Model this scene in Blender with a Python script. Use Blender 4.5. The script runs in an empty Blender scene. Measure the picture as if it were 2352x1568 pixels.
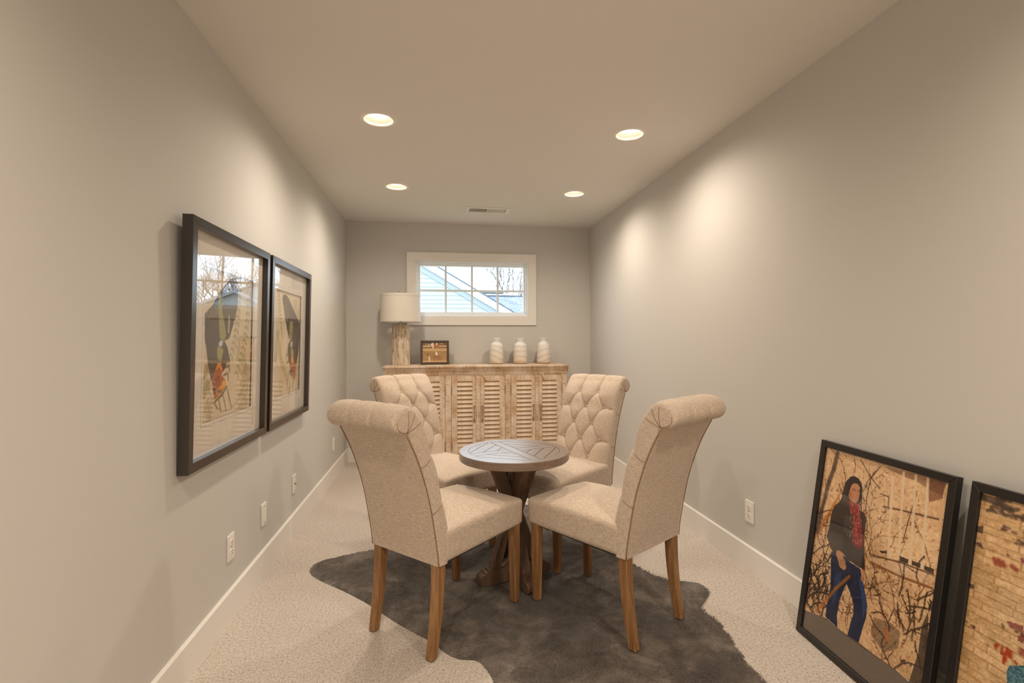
import bpy, bmesh, math, random
import numpy as np
from mathutils import Vector, Matrix

random.seed(7)
# ------------------------------------------------------------------ camera
FPX, YAW, PITCH, ROLL = 1152.82, 0.146941, -0.0037525, -0.0031600
CH = 1.2324                      # eye height; ceiling 2.44
XL, XR, YB, YF, HC = -0.915, 1.6357, 5.2632, -2.6, 2.44
BH, BT = 0.1354, 0.0142
scn = bpy.context.scene
fwd = Vector((math.sin(YAW)*math.cos(PITCH), math.cos(YAW)*math.cos(PITCH), math.sin(PITCH)))
r0 = Vector((math.cos(YAW), -math.sin(YAW), 0)); u0 = r0.cross(fwd)
rgt = r0*math.cos(ROLL) + u0*math.sin(ROLL); upv = -r0*math.sin(ROLL) + u0*math.cos(ROLL)
cd = bpy.data.cameras.new('camera'); cam = bpy.data.objects.new('camera', cd)
scn.collection.objects.link(cam)
cd.sensor_width = 36; cd.sensor_fit = 'HORIZONTAL'; cd.lens = FPX*36/2352; cd.clip_start = 0.02; cd.clip_end = 300
cam.matrix_world = Matrix(((rgt.x, upv.x, -fwd.x, 0), (rgt.y, upv.y, -fwd.y, 0), (rgt.z, upv.z, -fwd.z, CH), (0, 0, 0, 1)))
scn.camera = cam
# ------------------------------------------------------------------ light
SKY_STRENGTH = 6.0
LAMP_STRENGTH = 5.0              # downlight lens glow
LAMP_WATTS = (46.0, 69.0)       # downlight beams: over the table, and in the open half of the room
LAMP_COL = (1.0, 0.86, 0.70)
w = bpy.data.worlds.new('overcast_sky'); scn.world = w; w.use_nodes = True
bgn = w.node_tree.nodes['Background']
bgn.inputs['Color'].default_value = (0.74, 0.89, 1.0, 1); bgn.inputs['Strength'].default_value = SKY_STRENGTH
vs = scn.view_settings
vs.view_transform = 'Standard'; vs.look = 'None'; vs.gamma = 1.0; vs.use_curve_mapping = False
vs.exposure = 0.0

# ------------------------------------------------------------------ helpers
COL = scn.collection
def s2l(c):
    return tuple((x/12.92 if x <= 0.04045 else ((x+0.055)/1.055)**2.4) for x in c)
def rgb(r, g, b): return s2l((r/255, g/255, b/255))

class M:                                     # tiny node-material builder
    def __init__(s, name, col=(.8,.8,.8), rough=.6, metal=0, spec=.5):
        s.m = bpy.data.materials.new(name); s.m.use_nodes = True
        s.t = s.m.node_tree; s.b = s.t.nodes['Principled BSDF']
        s.b.inputs['Base Color'].default_value = (*col, 1); s.b.inputs['Roughness'].default_value = rough
        s.b.inputs['Metallic'].default_value = metal; s.b.inputs['Specular IOR Level'].default_value = spec
    def n(s, ty, **kw):
        nd = s.t.nodes.new(ty)
        for k, v in kw.items():
            if k in nd.inputs: nd.inputs[k].default_value = v
            else: setattr(nd, k, v)
        return nd
    def l(s, a, b): s.t.links.new(a, b)
    def co(s, scale=(1,1,1), rot=(0,0,0), src='Object'):
        tc = s.n('ShaderNodeTexCoord'); mp = s.n('ShaderNodeMapping')
        mp.inputs['Scale'].default_value = scale; mp.inputs['Rotation'].default_value = rot
        s.l(tc.outputs[src], mp.inputs['Vector']); return mp.outputs[0]
    def noise(s, vec, scale, detail=4, rough=.55, dist=0):
        nd = s.n('ShaderNodeTexNoise'); nd.inputs['Scale'].default_value = scale; nd.inputs['Detail'].default_value = detail
        nd.inputs['Roughness'].default_value = rough; nd.inputs['Distortion'].default_value = dist
        s.l(vec, nd.inputs['Vector']); return nd.outputs['Fac']
    def ramp(s, fac, stops):
        nd = s.n('ShaderNodeValToRGB'); e = nd.color_ramp.elements
        while len(e) < len(stops): e.new(.5)
        for i, (p, c) in enumerate(stops):
            e[i].position = p; e[i].color = (*c, 1) if len(c) == 3 else c
        s.l(fac, nd.inputs[0]); return nd.outputs[0]
    def mix(s, fac, a, b, mode='MIX'):
        nd = s.n('ShaderNodeMix', data_type='RGBA', blend_type=mode)
        for k, v in ((0, fac), (6, a), (7, b)):
            if hasattr(v, 'is_linked') or hasattr(v, 'links'): s.l(v, nd.inputs[k])
            elif k == 0: nd.inputs[0].default_value = v
            else: nd.inputs[k].default_value = (*v, 1)
        return nd.outputs[2]
    def math(s, op, a, b=0.):
        nd = s.n('ShaderNodeMath', operation=op)
        for k, v in ((0, a), (1, b)):
            if hasattr(v, 'links'): s.l(v, nd.inputs[k])
            else: nd.inputs[k].default_value = v
        return nd.outputs[0]
    def col(s, c): s.l(c, s.b.inputs['Base Color'])
    def bump(s, h, strength=.3, dist=.005):
        nd = s.n('ShaderNodeBump'); nd.inputs['Strength'].default_value = strength; nd.inputs['Distance'].default_value = dist
        s.l(h, nd.inputs['Height']); s.l(nd.outputs[0], s.b.inputs['Normal'])

def mesh_obj(name, verts, faces, mat, parent=None, smooth=False, mats=None, fm=None):
    me = bpy.data.meshes.new(name); me.from_pydata([tuple(v) for v in verts], [], faces); me.update()
    return link(name, me, mat, parent, smooth, mats, fm)
def link(name, me, mat, parent=None, smooth=False, mats=None, fm=None):
    for mm in (mats or [mat]): me.materials.append(mm.m if isinstance(mm, M) else mm)
    if fm is not None: me.polygons.foreach_set('material_index', fm)
    if smooth:
        me.polygons.foreach_set('use_smooth', [True]*len(me.polygons))
        if smooth != 'all': me.set_sharp_from_angle(angle=math.radians(smooth if smooth is not True else 35))
    o = bpy.data.objects.new(name, me); COL.objects.link(o)
    if parent: o.parent = parent
    return o
def tag(o, label=None, cat=None, group=None, kind=None):
    if label: o['label'] = label
    if cat: o['category'] = cat
    if group: o['group'] = group
    if kind: o['kind'] = kind
    return o
def thing(name, label, cat, loc=(0,0,0), rotz=0, group=None, rot=None):
    o = bpy.data.objects.new(name, None); COL.objects.link(o); o.empty_display_size = .05
    o.location = loc; o.rotation_euler = rot if rot else (0, 0, rotz)
    return tag(o, label, cat, group)
class MB:
    def __init__(s): s.v = []; s.f = []
    def add(s, v, f):
        k = len(s.v); s.v += [tuple(x) for x in v]; s.f += [tuple(i+k for i in q) for q in f]
    def box(s, x0, x1, y0, y1, z0, z1):
        v = [(x, y, z) for z in (z0, z1) for y in (y0, y1) for x in (x0, x1)]
        s.add(v, [(0,2,3,1), (4,5,7,6), (0,1,5,4), (2,6,7,3), (0,4,6,2), (1,3,7,5)])
    def cbox(s, x0, x1, y0, y1, z0, z1, c=.003, seg=1):      # bevelled box
        bm = bmesh.new(); bmesh.ops.create_cube(bm, size=1)
        for q in bm.verts: q.co = Vector(((x0+x1)/2+q.co.x*(x1-x0), (y0+y1)/2+q.co.y*(y1-y0), (z0+z1)/2+q.co.z*(z1-z0)))
        bmesh.ops.bevel(bm, geom=bm.edges[:], offset=c, segments=seg, affect='EDGES', profile=.6)
        s.bm(bm)
    def bm(s, bm):
        bm.verts.index_update(); s.add([q.co[:] for q in bm.verts], [tuple(q.index for q in f.verts) for f in bm.faces]); bm.free()
    def prism(s, poly, axis, a, b):                           # polygon extruded along an axis
        def P(p, t):
            return {0: (t, p[0], p[1]), 1: (p[0], t, p[1]), 2: (p[0], p[1], t)}[axis]
        n = len(poly); v = [P(p, a) for p in poly]+[P(p, b) for p in poly]
        s.add(v, [tuple(range(n))[::-1], tuple(range(n, 2*n))]+[(i, (i+1) % n, n+(i+1) % n, n+i) for i in range(n)])
    def lathe(s, prof, seg=32, cx=0, cy=0, cap0=True, cap1=True):
        n = len(prof); v = []
        for r, z in prof:
            for k in range(seg):
                a = 2*math.pi*k/seg; v.append((cx+r*math.cos(a), cy+r*math.sin(a), z))
        f = [(i*seg+k, i*seg+(k+1) % seg, (i+1)*seg+(k+1) % seg, (i+1)*seg+k) for i in range(n-1) for k in range(seg)]
        if cap0: f.append(tuple(range(seg))[::-1])
        if cap1: f.append(tuple((n-1)*seg+k for k in range(seg)))
        s.add(v, f)
    def tube(s, pts, rad, seg=6, sq=False, closed=False):
        pts = [Vector(p) for p in pts]; n = len(pts); v = []; f = []
        up = Vector((0, 0, 1))
        for i, p in enumerate(pts):
            t = (pts[min(i+1, n-1)]-pts[max(i-1, 0)]).normalized()
            a = t.cross(up if abs(t.z) < .95 else Vector((1, 0, 0))).normalized(); b = a.cross(t).normalized()
            r = rad[i] if isinstance(rad, (list, tuple)) else rad
            for k in range(seg):
                an = 2*math.pi*k/seg; v.append(p+a*(r*math.cos(an))+b*(r*math.sin(an)))
        for i in range(n-1):
            for k in range(seg): f.append((i*seg+k, (i+1)*seg+k, (i+1)*seg+(k+1) % seg, i*seg+(k+1) % seg))
        f.append(tuple(range(seg))); f.append(tuple((n-1)*seg+k for k in range(seg))[::-1])
        s.add(v, f)
    def xf(s, mat, start=0):
        for i in range(start, len(s.v)): s.v[i] = (mat @ Vector(s.v[i]))[:]
    def build(s, name, mat, parent=None, smooth=False): return mesh_obj(name, s.v, s.f, mat, parent, smooth)
def rbox(hx, hy, hz, r, n=10):                                # soft box centred on the origin
    idx = {}; v = []; f = []
    def vid(p):
        k = tuple(round(c, 5) for c in p)
        if k not in idx:
            q = [max(-h+r, min(h-r, c*h)) for c, h in zip(p, (hx, hy, hz))]
            d = Vector([c*h-a for c, h, a in zip(p, (hx, hy, hz), q)])
            d = d.normalized()*r if d.length > 1e-9 else d
            idx[k] = len(v); v.append((q[0]+d.x, q[1]+d.y, q[2]+d.z))
        return idx[k]
    t = [math.copysign(1-(1-abs(x))**1.6, x) for x in [-1+2*i/n for i in range(n+1)]]
    for ax in range(3):
        for sgn in (-1, 1):
            for i in range(n):
                for j in range(n):
                    q = []
                    for (a, b) in ((i, j), (i+1, j), (i+1, j+1), (i, j+1)):
                        p = [0, 0, 0]; p[ax] = sgn; p[(ax+1) % 3] = t[a]; p[(ax+2) % 3] = t[b]; q.append(vid(p))
                    f.append(tuple(q) if sgn > 0 else tuple(q[::-1]))
    return v, f
def copy_tree(o, parent=None):
    c = o.copy(); COL.objects.link(c)
    if parent: c.parent = parent
    for ch in list(o.children): copy_tree(ch, c)
    return c
def resample(pts, n):
    pts = np.array(pts, float)
    for _ in range(3):                                        # corner cutting keeps the ends
        q = .75*pts[:-1]+.25*pts[1:]; r = .25*pts[:-1]+.75*pts[1:]
        mid = np.empty((2*len(q), pts.shape[1])); mid[0::2] = q; mid[1::2] = r
        pts = np.vstack([pts[:1], mid, pts[-1:]])
    d = np.r_[0, np.cumsum(np.linalg.norm(np.diff(pts, axis=0), axis=1))]
    t = np.linspace(0, d[-1], n)
    return np.stack([np.interp(t, d, pts[:, k]) for k in range(pts.shape[1])], 1)

# ------------------------------------------------------------------ materials
def paint(name, c, bump=.04):
    m = M(name, c, .72, spec=.25); m.bump(m.noise(m.co(), 260, 3), bump, .002); return m
wall_m = paint('greige_wall_paint', rgb(208, 205, 200)); ceil_m = paint('ceiling_paint', rgb(228, 224, 217), .06)
trim_m = M('white_trim_paint', rgb(236, 232, 226), .38)
vinyl_m = M('white_vinyl', rgb(240, 242, 243), .35)
plate_m = M('white_plastic', rgb(240, 236, 228), .35)
slot_m = M('dark_slot', rgb(45, 42, 40), .6)
black_m = M('black_frame_lacquer', rgb(34, 31, 30), .32)
bronze_m = M('dark_bronze_frame', rgb(50, 43, 39), .24, spec=.8)
metal_m = M('brushed_nickel', rgb(190, 185, 178), .28, 1)
screw_m = M('screw_metal', rgb(150, 148, 145), .4, 1)

def glass_mat(name, tint=(1, 1, 1)):
    m = bpy.data.materials.new(name); m.use_nodes = True; t = m.node_tree; t.nodes.clear()
    o = t.nodes.new('ShaderNodeOutputMaterial'); mx = t.nodes.new('ShaderNodeMixShader'); tr = t.nodes.new('ShaderNodeBsdfTransparent')
    gl = t.nodes.new('ShaderNodeBsdfGlossy'); fr = t.nodes.new('ShaderNodeFresnel'); ge = t.nodes.new('ShaderNodeNewGeometry'); mm = t.nodes.new('ShaderNodeMapRange')
    tr.inputs[0].default_value = (*tint, 1); gl.inputs['Roughness'].default_value = 0.0
    mm.inputs['To Min'].default_value = 1.5; mm.inputs['To Max'].default_value = 1/1.5
    t.links.new(ge.outputs['Backfacing'], mm.inputs['Value']); t.links.new(mm.outputs[0], fr.inputs['IOR'])
    t.links.new(fr.outputs[0], mx.inputs[0]); t.links.new(tr.outputs[0], mx.inputs[1]); t.links.new(gl.outputs[0], mx.inputs[2]); t.links.new(mx.outputs[0], o.inputs[0])
    return m
glass_m = glass_mat('clear_pane')

def fabric():
    m = M('oatmeal_linen', rgb(206, 180, 148), .92, spec=.15)
    v1 = m.noise(m.co((45, 640, 640)), 1, 2); v2 = m.noise(m.co((640, 640, 45)), 1, 2); v4 = m.noise(m.co((640, 45, 640)), 1, 2); v3 = m.noise(m.co(), 14, 3)
    s = m.math('MULTIPLY', m.math('ADD', m.math('ADD', v1, v2), v4), .667)
    c = m.ramp(s, [(.72, rgb(166, 146, 128)), (1.0, rgb(197, 178, 160)), (1.28, rgb(220, 204, 188))])
    c = m.mix(.06, c, m.ramp(v3, [(.3, rgb(184, 164, 142)), (.7, rgb(208, 190, 170))]))
    m.col(c); m.bump(s, .3, .001)
    m.b.inputs['Sheen Weight'].default_value = .15; m.b.inputs['Sheen Roughness'].default_value = .5
    return m
fabric_m = fabric()
welt_m = M('linen_seam', rgb(150, 120, 92), .95, spec=.1)

def wood(name, cs, axis='Z', scale=9, stretch=.06, rough=.45, bump=.12, spec=.4):
    m = M(name, cs[1], rough, spec=spec)
    sc = {'X': (stretch, 1, 1), 'Y': (1, stretch, 1), 'Z': (1, 1, stretch)}[axis]
    oi = m.n('ShaderNodeObjectInfo'); v = m.co(sc)
    ad = m.n('ShaderNodeVectorMath', operation='ADD'); cm = m.n('ShaderNodeCombineXYZ')
    k = m.math('MULTIPLY', oi.outputs['Random'], 7.0)
    for i in range(3): m.l(k, cm.inputs[i])
    m.l(v, ad.inputs[0]); m.l(cm.outputs[0], ad.inputs[1])
    a = m.noise(ad.outputs[0], scale*4, 5, .6, 1.2); b = m.noise(ad.outputs[0], scale*22, 3, .6)
    f = m.math('ADD', m.math('MULTIPLY', a, .75), m.math('MULTIPLY', b, .25))
    m.col(m.ramp(f, [(.30, cs[0]), (.5, cs[1]), (.70, cs[2])])); m.bump(f, bump, .002)
    return m
legwood_m = wood('honey_oak_leg', [rgb(108, 75, 45), rgb(150, 109, 69), rgb(180, 140, 98)], 'Z', 10)
tabwood = [rgb(88, 67, 52), rgb(112, 88, 70), rgb(134, 108, 88)]
table_m = wood('grey_brown_table_wood', tabwood, 'X', 10, rough=.33, bump=.012, spec=1.0); table_m.b.inputs['Coat Weight'].default_value = 1.0; table_m.b.inputs['Coat Roughness'].default_value = .30; table_m.b.inputs['Coat IOR'].default_value = 1.6
tablez_m = wood('grey_brown_table_post', tabwood, 'Z', 10, rough=.5, bump=.06)

def whitewash(name, axis):
    m = M(name, rgb(205, 172, 136), .7, spec=.25)
    st = {'X': (.10, 1, 1), 'Z': (1, 1, .10)}[axis]; cross = {'X': (1, .06, .06), 'Z': (.06, .06, 1)}[axis]
    g = m.noise(m.co(st), 34, 5, .62, .8); w = m.noise(m.co(), 5, 4, .6); saw = m.noise(m.co(cross), 190, 2, .5); sp = m.noise(m.co(), 60, 3, .7)
    base = m.ramp(g, [(.28, rgb(158, 120, 86)), (.5, rgb(196, 160, 124)), (.72, rgb(212, 182, 148))])
    wash = m.math('ADD', m.math('MULTIPLY', w, .8), m.math('MULTIPLY', saw, .35))
    fac = m.ramp(wash, [(.46, (.0, .0, .0)), (.66, (.85, .85, .85))])
    c = m.mix(fac, base, rgb(232, 216, 198))
    dk = m.ramp(m.math('MULTIPLY', saw, sp), [(.13, (1, 1, 1)), (.19, (0, 0, 0))])
    c = m.mix(m.math('MULTIPLY', dk, .55), c, rgb(104, 72, 46))
    m.col(c); m.bump(m.math('ADD', m.math('MULTIPLY', saw, .5), g), .3, .002)
    return m
wash_x = whitewash('whitewashed_plank_x', 'X'); wash_z = whitewash('whitewashed_plank_z', 'Z')

def carpet():
    m = M('beige_cut_pile_carpet', rgb(200, 180, 160), .98, spec=.05)
    v = m.co(); a = m.noise(v, 190, 3, .7); b = m.noise(v, 95, 4, .7); big = m.noise(v, 1.6, 3, .5)
    f = m.math('ADD', m.math('MULTIPLY', a, .5), m.math('MULTIPLY', b, .5))
    c = m.ramp(f, [(.36, rgb(118, 98, 84)), (.46, rgb(201, 190, 180)), (.62, rgb(230, 222, 214))])
    c = m.mix(.25, c, m.ramp(big, [(.35, rgb(196, 180, 164)), (.65, rgb(228, 216, 202))]))
    m.col(c); m.bump(f, .7, .008); return m
carpet_m = carpet()

def vcol(name, rough=.35, spec=.3):
    m = M(name, (.5, .5, .5), rough, spec=spec); a = m.n('ShaderNodeVertexColor'); a.layer_name = 'print'; m.col(a.outputs[0]); return m
print_m = vcol('printed_paper', .6, .2)

# ------------------------------------------------------------------ room shell
def struct(name, mb, m, label, cat, parent=None, smooth=False):
    o = mb.build(name, m, parent, smooth); tag(o, label, cat, kind='structure'); return o
b = MB(); b.box(XL-.12, XR+.12, YF-.12, YB+.12, -.12, 0)
struct('floor', b, carpet_m, 'beige cut-pile carpet covering the floor', 'floor')
b = MB(); b.box(XL-.12, XL, YF-.12, YB+.12, 0, HC); struct('wall_left', b, wall_m, 'greige wall hung with two black framed prints', 'wall')
b = MB(); b.box(XR, XR+.12, YF-.12, YB+.12, 0, HC); struct('wall_right', b, wall_m, 'greige wall with framed photographs leaning against it', 'wall')
b = MB(); b.box(XL, XR, YF-.12, YF, 0, HC); struct('wall_front', b, wall_m, 'plain greige end wall opposite the window', 'wall')
WX0, WX1, WZ0, WZ1 = -.222, .955, 1.476, 2.048      # window opening
b = MB(); b.box(XL, WX0, YB, YB+.12, 0, HC); b.box(WX1, XR, YB, YB+.12, 0, HC); b.box(WX0, WX1, YB, YB+.12, 0, WZ0); b.box(WX0, WX1, YB, YB+.12, WZ1, HC)
struct('wall_back', b, wall_m, 'greige end wall with the small window above the sideboard', 'wall')
# ceiling with round holes for the downlights
CANS = [(-.316, 2.826), (1.122, 2.826), (-.316, 4.04), (1.122, 4.04), (-.316, .40), (1.122, .40), (-.316, -1.20), (1.122, -1.20)]
CR = .078
bm = bmesh.new(); ed = []
def ring(pts):
    vs_ = [bm.verts.new((x, y, HC)) for x, y in pts]
    for i in range(len(vs_)): ed.append(bm.edges.new((vs_[i], vs_[(i+1) % len(vs_)])))
ring([(XL-.12, YF-.12), (XR+.12, YF-.12), (XR+.12, YB+.12), (XL-.12, YB+.12)])
for cx, cy in CANS: ring([(cx+CR*math.cos(2*math.pi*k/40), cy+CR*math.sin(2*math.pi*k/40)) for k in range(40)])
bmesh.ops.triangle_fill(bm, use_beauty=True, use_dissolve=False, edges=ed, normal=(0, 0, -1))
ex = bmesh.ops.extrude_face_region(bm, geom=bm.faces[:])
for q in ex['geom']:
    if isinstance(q, bmesh.types.BMVert): q.co.z += .16
b = MB(); b.bm(bm)
struct('ceiling', b, ceil_m, 'smooth painted ceiling with recessed downlights', 'ceiling')
def baseboard(name, mb_fn, label):
    mb = MB(); mb_fn(mb); struct(name, mb, trim_m, label, 'baseboard')
prof = lambda s, x: [(x, 0), (x+s*BT, 0), (x+s*BT, BH-.004), (x+s*(BT-.004), BH), (x, BH)]
baseboard('baseboard_left', lambda m: m.prism(prof(1, XL), 1, YF, YB), 'tall white baseboard under the hung prints')
baseboard('baseboard_right', lambda m: m.prism(prof(-1, XR), 1, YF, YB), 'tall white baseboard behind the leaning photographs')
def bb(m):
    m.prism([(YB-p_[0], p_[1]) for p_ in prof(1, 0)], 0, XL+BT, XR-BT)
baseboard('baseboard_back', bb, 'tall white baseboard behind the sideboard')

# ------------------------------------------------------------------ window
win = thing('window_1', 'small white window with grid muntins above the sideboard', 'window', (0, 0, 0)); win['kind'] = 'structure'
CW = .089
for (x0, x1, z0, z1) in ((-.311, 1.039, 2.048, 2.136), (-.311, 1.039, 1.384, 1.476), (-.311, -.222, 1.476, 2.048), (.955, 1.039, 1.476, 2.048)):
    m = MB(); m.cbox(x0, x1, YB-.019, YB, z0, z1, .0015); m.build('casing_board', trim_m, win)
def framebars(name, x0, x1, z0, z1, t, y0, y1, mat):
    for (a, b_, c, d) in ((x0, x1, z1-t, z1), (x0, x1, z0, z0+t), (x0, x0+t, z0+t, z1-t), (x1-t, x1, z0+t, z1-t)):
        m = MB(); m.cbox(a, b_, y0, y1, c, d, .002); m.build(name, mat, win)
framebars('jamb', WX0, WX1, WZ0, WZ1, .012, YB-.004, YB+.118, vinyl_m)
framebars('window_frame', WX0+.012, WX1-.012, WZ0+.012, WZ1-.012, .016, YB+.022, YB+.10, vinyl_m)
framebars('sash', WX0+.028, WX1-.028, WZ0+.028, WZ1-.028, .018, YB+.042, YB+.085, vinyl_m)
GX0, GX1, GZ0, GZ1 = WX0+.046, WX1-.046, WZ0+.046, WZ1-.046
mun_m = M('grey_white_muntin', rgb(226, 234, 238), .5)
GY = YB+.062; xs = [GX0, .086, .361, .635, GX1]; zm = 1.749
for x in xs[1:4]:
    m = MB(); m.cbox(x-.011, x+.011, GY-.006, GY+.004, GZ0, GZ1, .002); m.build('muntin', mun_m, win)
m = MB(); m.cbox(GX0, GX1, GY-.0065, GY+.0035, zm-.011, zm+.011, .002); m.build('muntin', mun_m, win)
for i in range(4):
    for z0, z1 in ((GZ0, zm), (zm, GZ1)):
        m = MB(); m.box(xs[i], xs[i+1], GY+.006, GY+.010, z0, z1); m.build('pane', glass_m, win)

# ------------------------------------------------------------------ outlets and plates on the walls
def plate(label, side, y, kind):
    rz = math.pi/2 if side == 'L' else -math.pi/2
    nm = {'duplex': 'wall_outlet', 'blank': 'blank_wall_plate', 'coax': 'cable_wall_plate'}[kind]
    t = thing(nm, label, 'outlet' if kind == 'duplex' else 'wall plate', (XL if side == 'L' else XR, y, .317), rz, 'wall plates above the baseboards')
    m = MB(); v, f = rbox(.036, .004, .0575, .0038, 6); m.add([(x, yy-.0035, z) for x, yy, z in v], f); m.build('cover_plate', plate_m, t, 40)
    if kind == 'duplex':
        for zc in (-.0205, .0205):
            m = MB(); pr = []
            for k in range(28):
                a = 2*math.pi*k/28; pr.append((max(-.0155, min(.0155, .0185*math.cos(a))), zc+.0145*math.sin(a)))
            m.prism(pr, 1, -.0098, -.005); r = m.build('receptacle', plate_m, t)
            m = MB(); m.box(-.0075, -.0055, -.0102, -.0095, zc-.001, zc+.009); m.box(.0055, .0075, -.0102, -.0095, zc-.001, zc+.007)
            m.prism([(.0028*math.cos(a), zc-.008+.0028*math.sin(a)) for a in [k*math.pi/5 for k in range(10)]], 1, -.0102, -.0095)
            m.build('slots', slot_m, r)
        zs = (0,)
    else: zs = (-.042, .042)
    for z in zs:
        m = MB(); m.prism([(.003*math.cos(k*math.pi/6), z+.003*math.sin(k*math.pi/6)) for k in range(12)], 1, -.0092, -.006); m.build('screw', screw_m, t)
    if kind == 'coax':
        m = MB(); m.prism([(.0055*math.cos(k*math.pi/6), .0055*math.sin(k*math.pi/6)) for k in range(12)], 1, -.016, -.006); m.build('cable_jack', screw_m, t)
plate('white duplex outlet on the wall below the hung print further from the window', 'L', 2.382, 'duplex')
plate('blank white wall plate with two screws between an outlet and the cable plate', 'L', 2.808, 'blank')
plate('white wall plate with a small metal cable jack', 'L', 3.374, 'coax')
plate('white duplex outlet near the corner beside the sideboard', 'L', 4.61, 'duplex')
plate('white duplex outlet on the wall with the leaning photographs', 'R', 2.445, 'duplex')

# ------------------------------------------------------------------ recessed downlights
lens_m = bpy.data.materials.new('lit_downlight_lens'); lens_m.use_nodes = True
_t = lens_m.node_tree; _t.nodes.clear(); _o = _t.nodes.new('ShaderNodeOutputMaterial'); _e = _t.nodes.new('ShaderNodeEmission')
_e.inputs[0].default_value = (*LAMP_COL, 1); _e.inputs[1].default_value = LAMP_STRENGTH; _t.links.new(_e.outputs[0], _o.inputs[0])
baffle_m = M('cream_baffle', rgb(214, 206, 190), .5); ring_m = M('white_trim_ring', rgb(240, 236, 228), .4)
CANLAB = ['recessed downlight in the ceiling between the hung prints and the table', 'recessed downlight in the ceiling over the wall with the single outlet',
          'recessed downlight in the ceiling nearest the table lamp', 'recessed downlight in the ceiling near the window over the three vases',
          'recessed downlight behind the dining area above the wall of hung prints', 'recessed downlight behind the dining area above the leaning photographs',
          'recessed downlight by the plain end wall on the hung-print side', 'recessed downlight by the plain end wall on the leaning-photograph side']
proto = None
for i, (cx, cy) in enumerate(CANS):
    if proto is None:
        t = thing('recessed_downlight', CANLAB[0], 'ceiling light', (cx, cy, HC), 0, 'recessed downlights'); proto = t
        m = MB(); m.lathe([(CR-.003, .004), (CR-.003, -.003), (CR+.002, -.0065), (CR+.012, -.0055), (.098, -.0005), (.098, .0)], 48, cap0=False, cap1=False); m.build('trim_ring', ring_m, t, 40)
        m = MB(); m.lathe([(CR-.001, -.001), (CR-.005, .008), (CR-.010, .022), (.064, .030)], 48, cap0=False, cap1=False); m.build('baffle', baffle_m, t, 60)
        m = MB(); m.lathe([(.0, .024), (.055, .025), (.0645, .029), (.0645, .05), (.0, .05)], 40, cap0=False, cap1=False); m.build('lens', lens_m, t)
        m = MB(); m.lathe([(CR, .004), (CR, .12), (0, .12)], 32, cap0=False, cap1=False); m.build('housing', metal_m, t)
        ld = bpy.data.lights.new('downlight_beam', 'SPOT'); ld.energy = LAMP_WATTS[0]; ld.color = LAMP_COL; ld.spot_size = 2.95; ld.spot_blend = 1.0; ld.shadow_soft_size = .05
        lo = bpy.data.objects.new('downlight_beam', ld); COL.objects.link(lo); lo.parent = t; lo.location = (0, 0, -.009)
    else:
        t = copy_tree(proto); t.location = (cx, cy, HC); t['label'] = CANLAB[i]
        if i >= 4:
            for ch in t.children:
                if ch.type == 'LIGHT': ch.data = wide if i > 4 else ch.data.copy(); wide = ch.data; wide.energy = LAMP_WATTS[1]; wide.spot_size = 2.75
# ------------------------------------------------------------------ ceiling register
t = thing('ceiling_vent', 'white louvred air register in the ceiling near the window', 'vent', (.464, 4.662, HC))
m = MB()
for a in ((-.203, .203, -.103, -.062), (-.203, .203, .062, .103), (-.203, -.168, -.062, .062), (.168, .203, -.062, .062), (-.006, .006, -.062, .062)): m.box(a[0], a[1], a[2], a[3], -.008, 0)
m.build('frame', trim_m, t)
m = MB(); m.box(-.168, .168, -.062, .062, -.0008, 0); m.build('duct_opening', slot_m, t)
for s in (-1, 1):
    m = MB()
    for k in range(13):
        x = s*(.017+.0118*k); q_ = -s; m.add([(x-.0035*q_, -.062, -.008), (x+.0035*q_, -.062, -.001), (x+.0035*q_, .062, -.001), (x-.0035*q_, .062, -.008), (x-.002*q_, -.062, -.008), (x+.005*q_, -.062, -.001), (x+.005*q_, .062, -.001), (x-.002*q_, .062, -.008)],
              [(0, 1, 2, 3), (7, 6, 5, 4), (0, 4, 5, 1), (3, 2, 6, 7), (0, 3, 7, 4), (1, 5, 6, 2)])
    tag(m.build('louver_bank', trim_m, t), kind='stuff')

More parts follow.
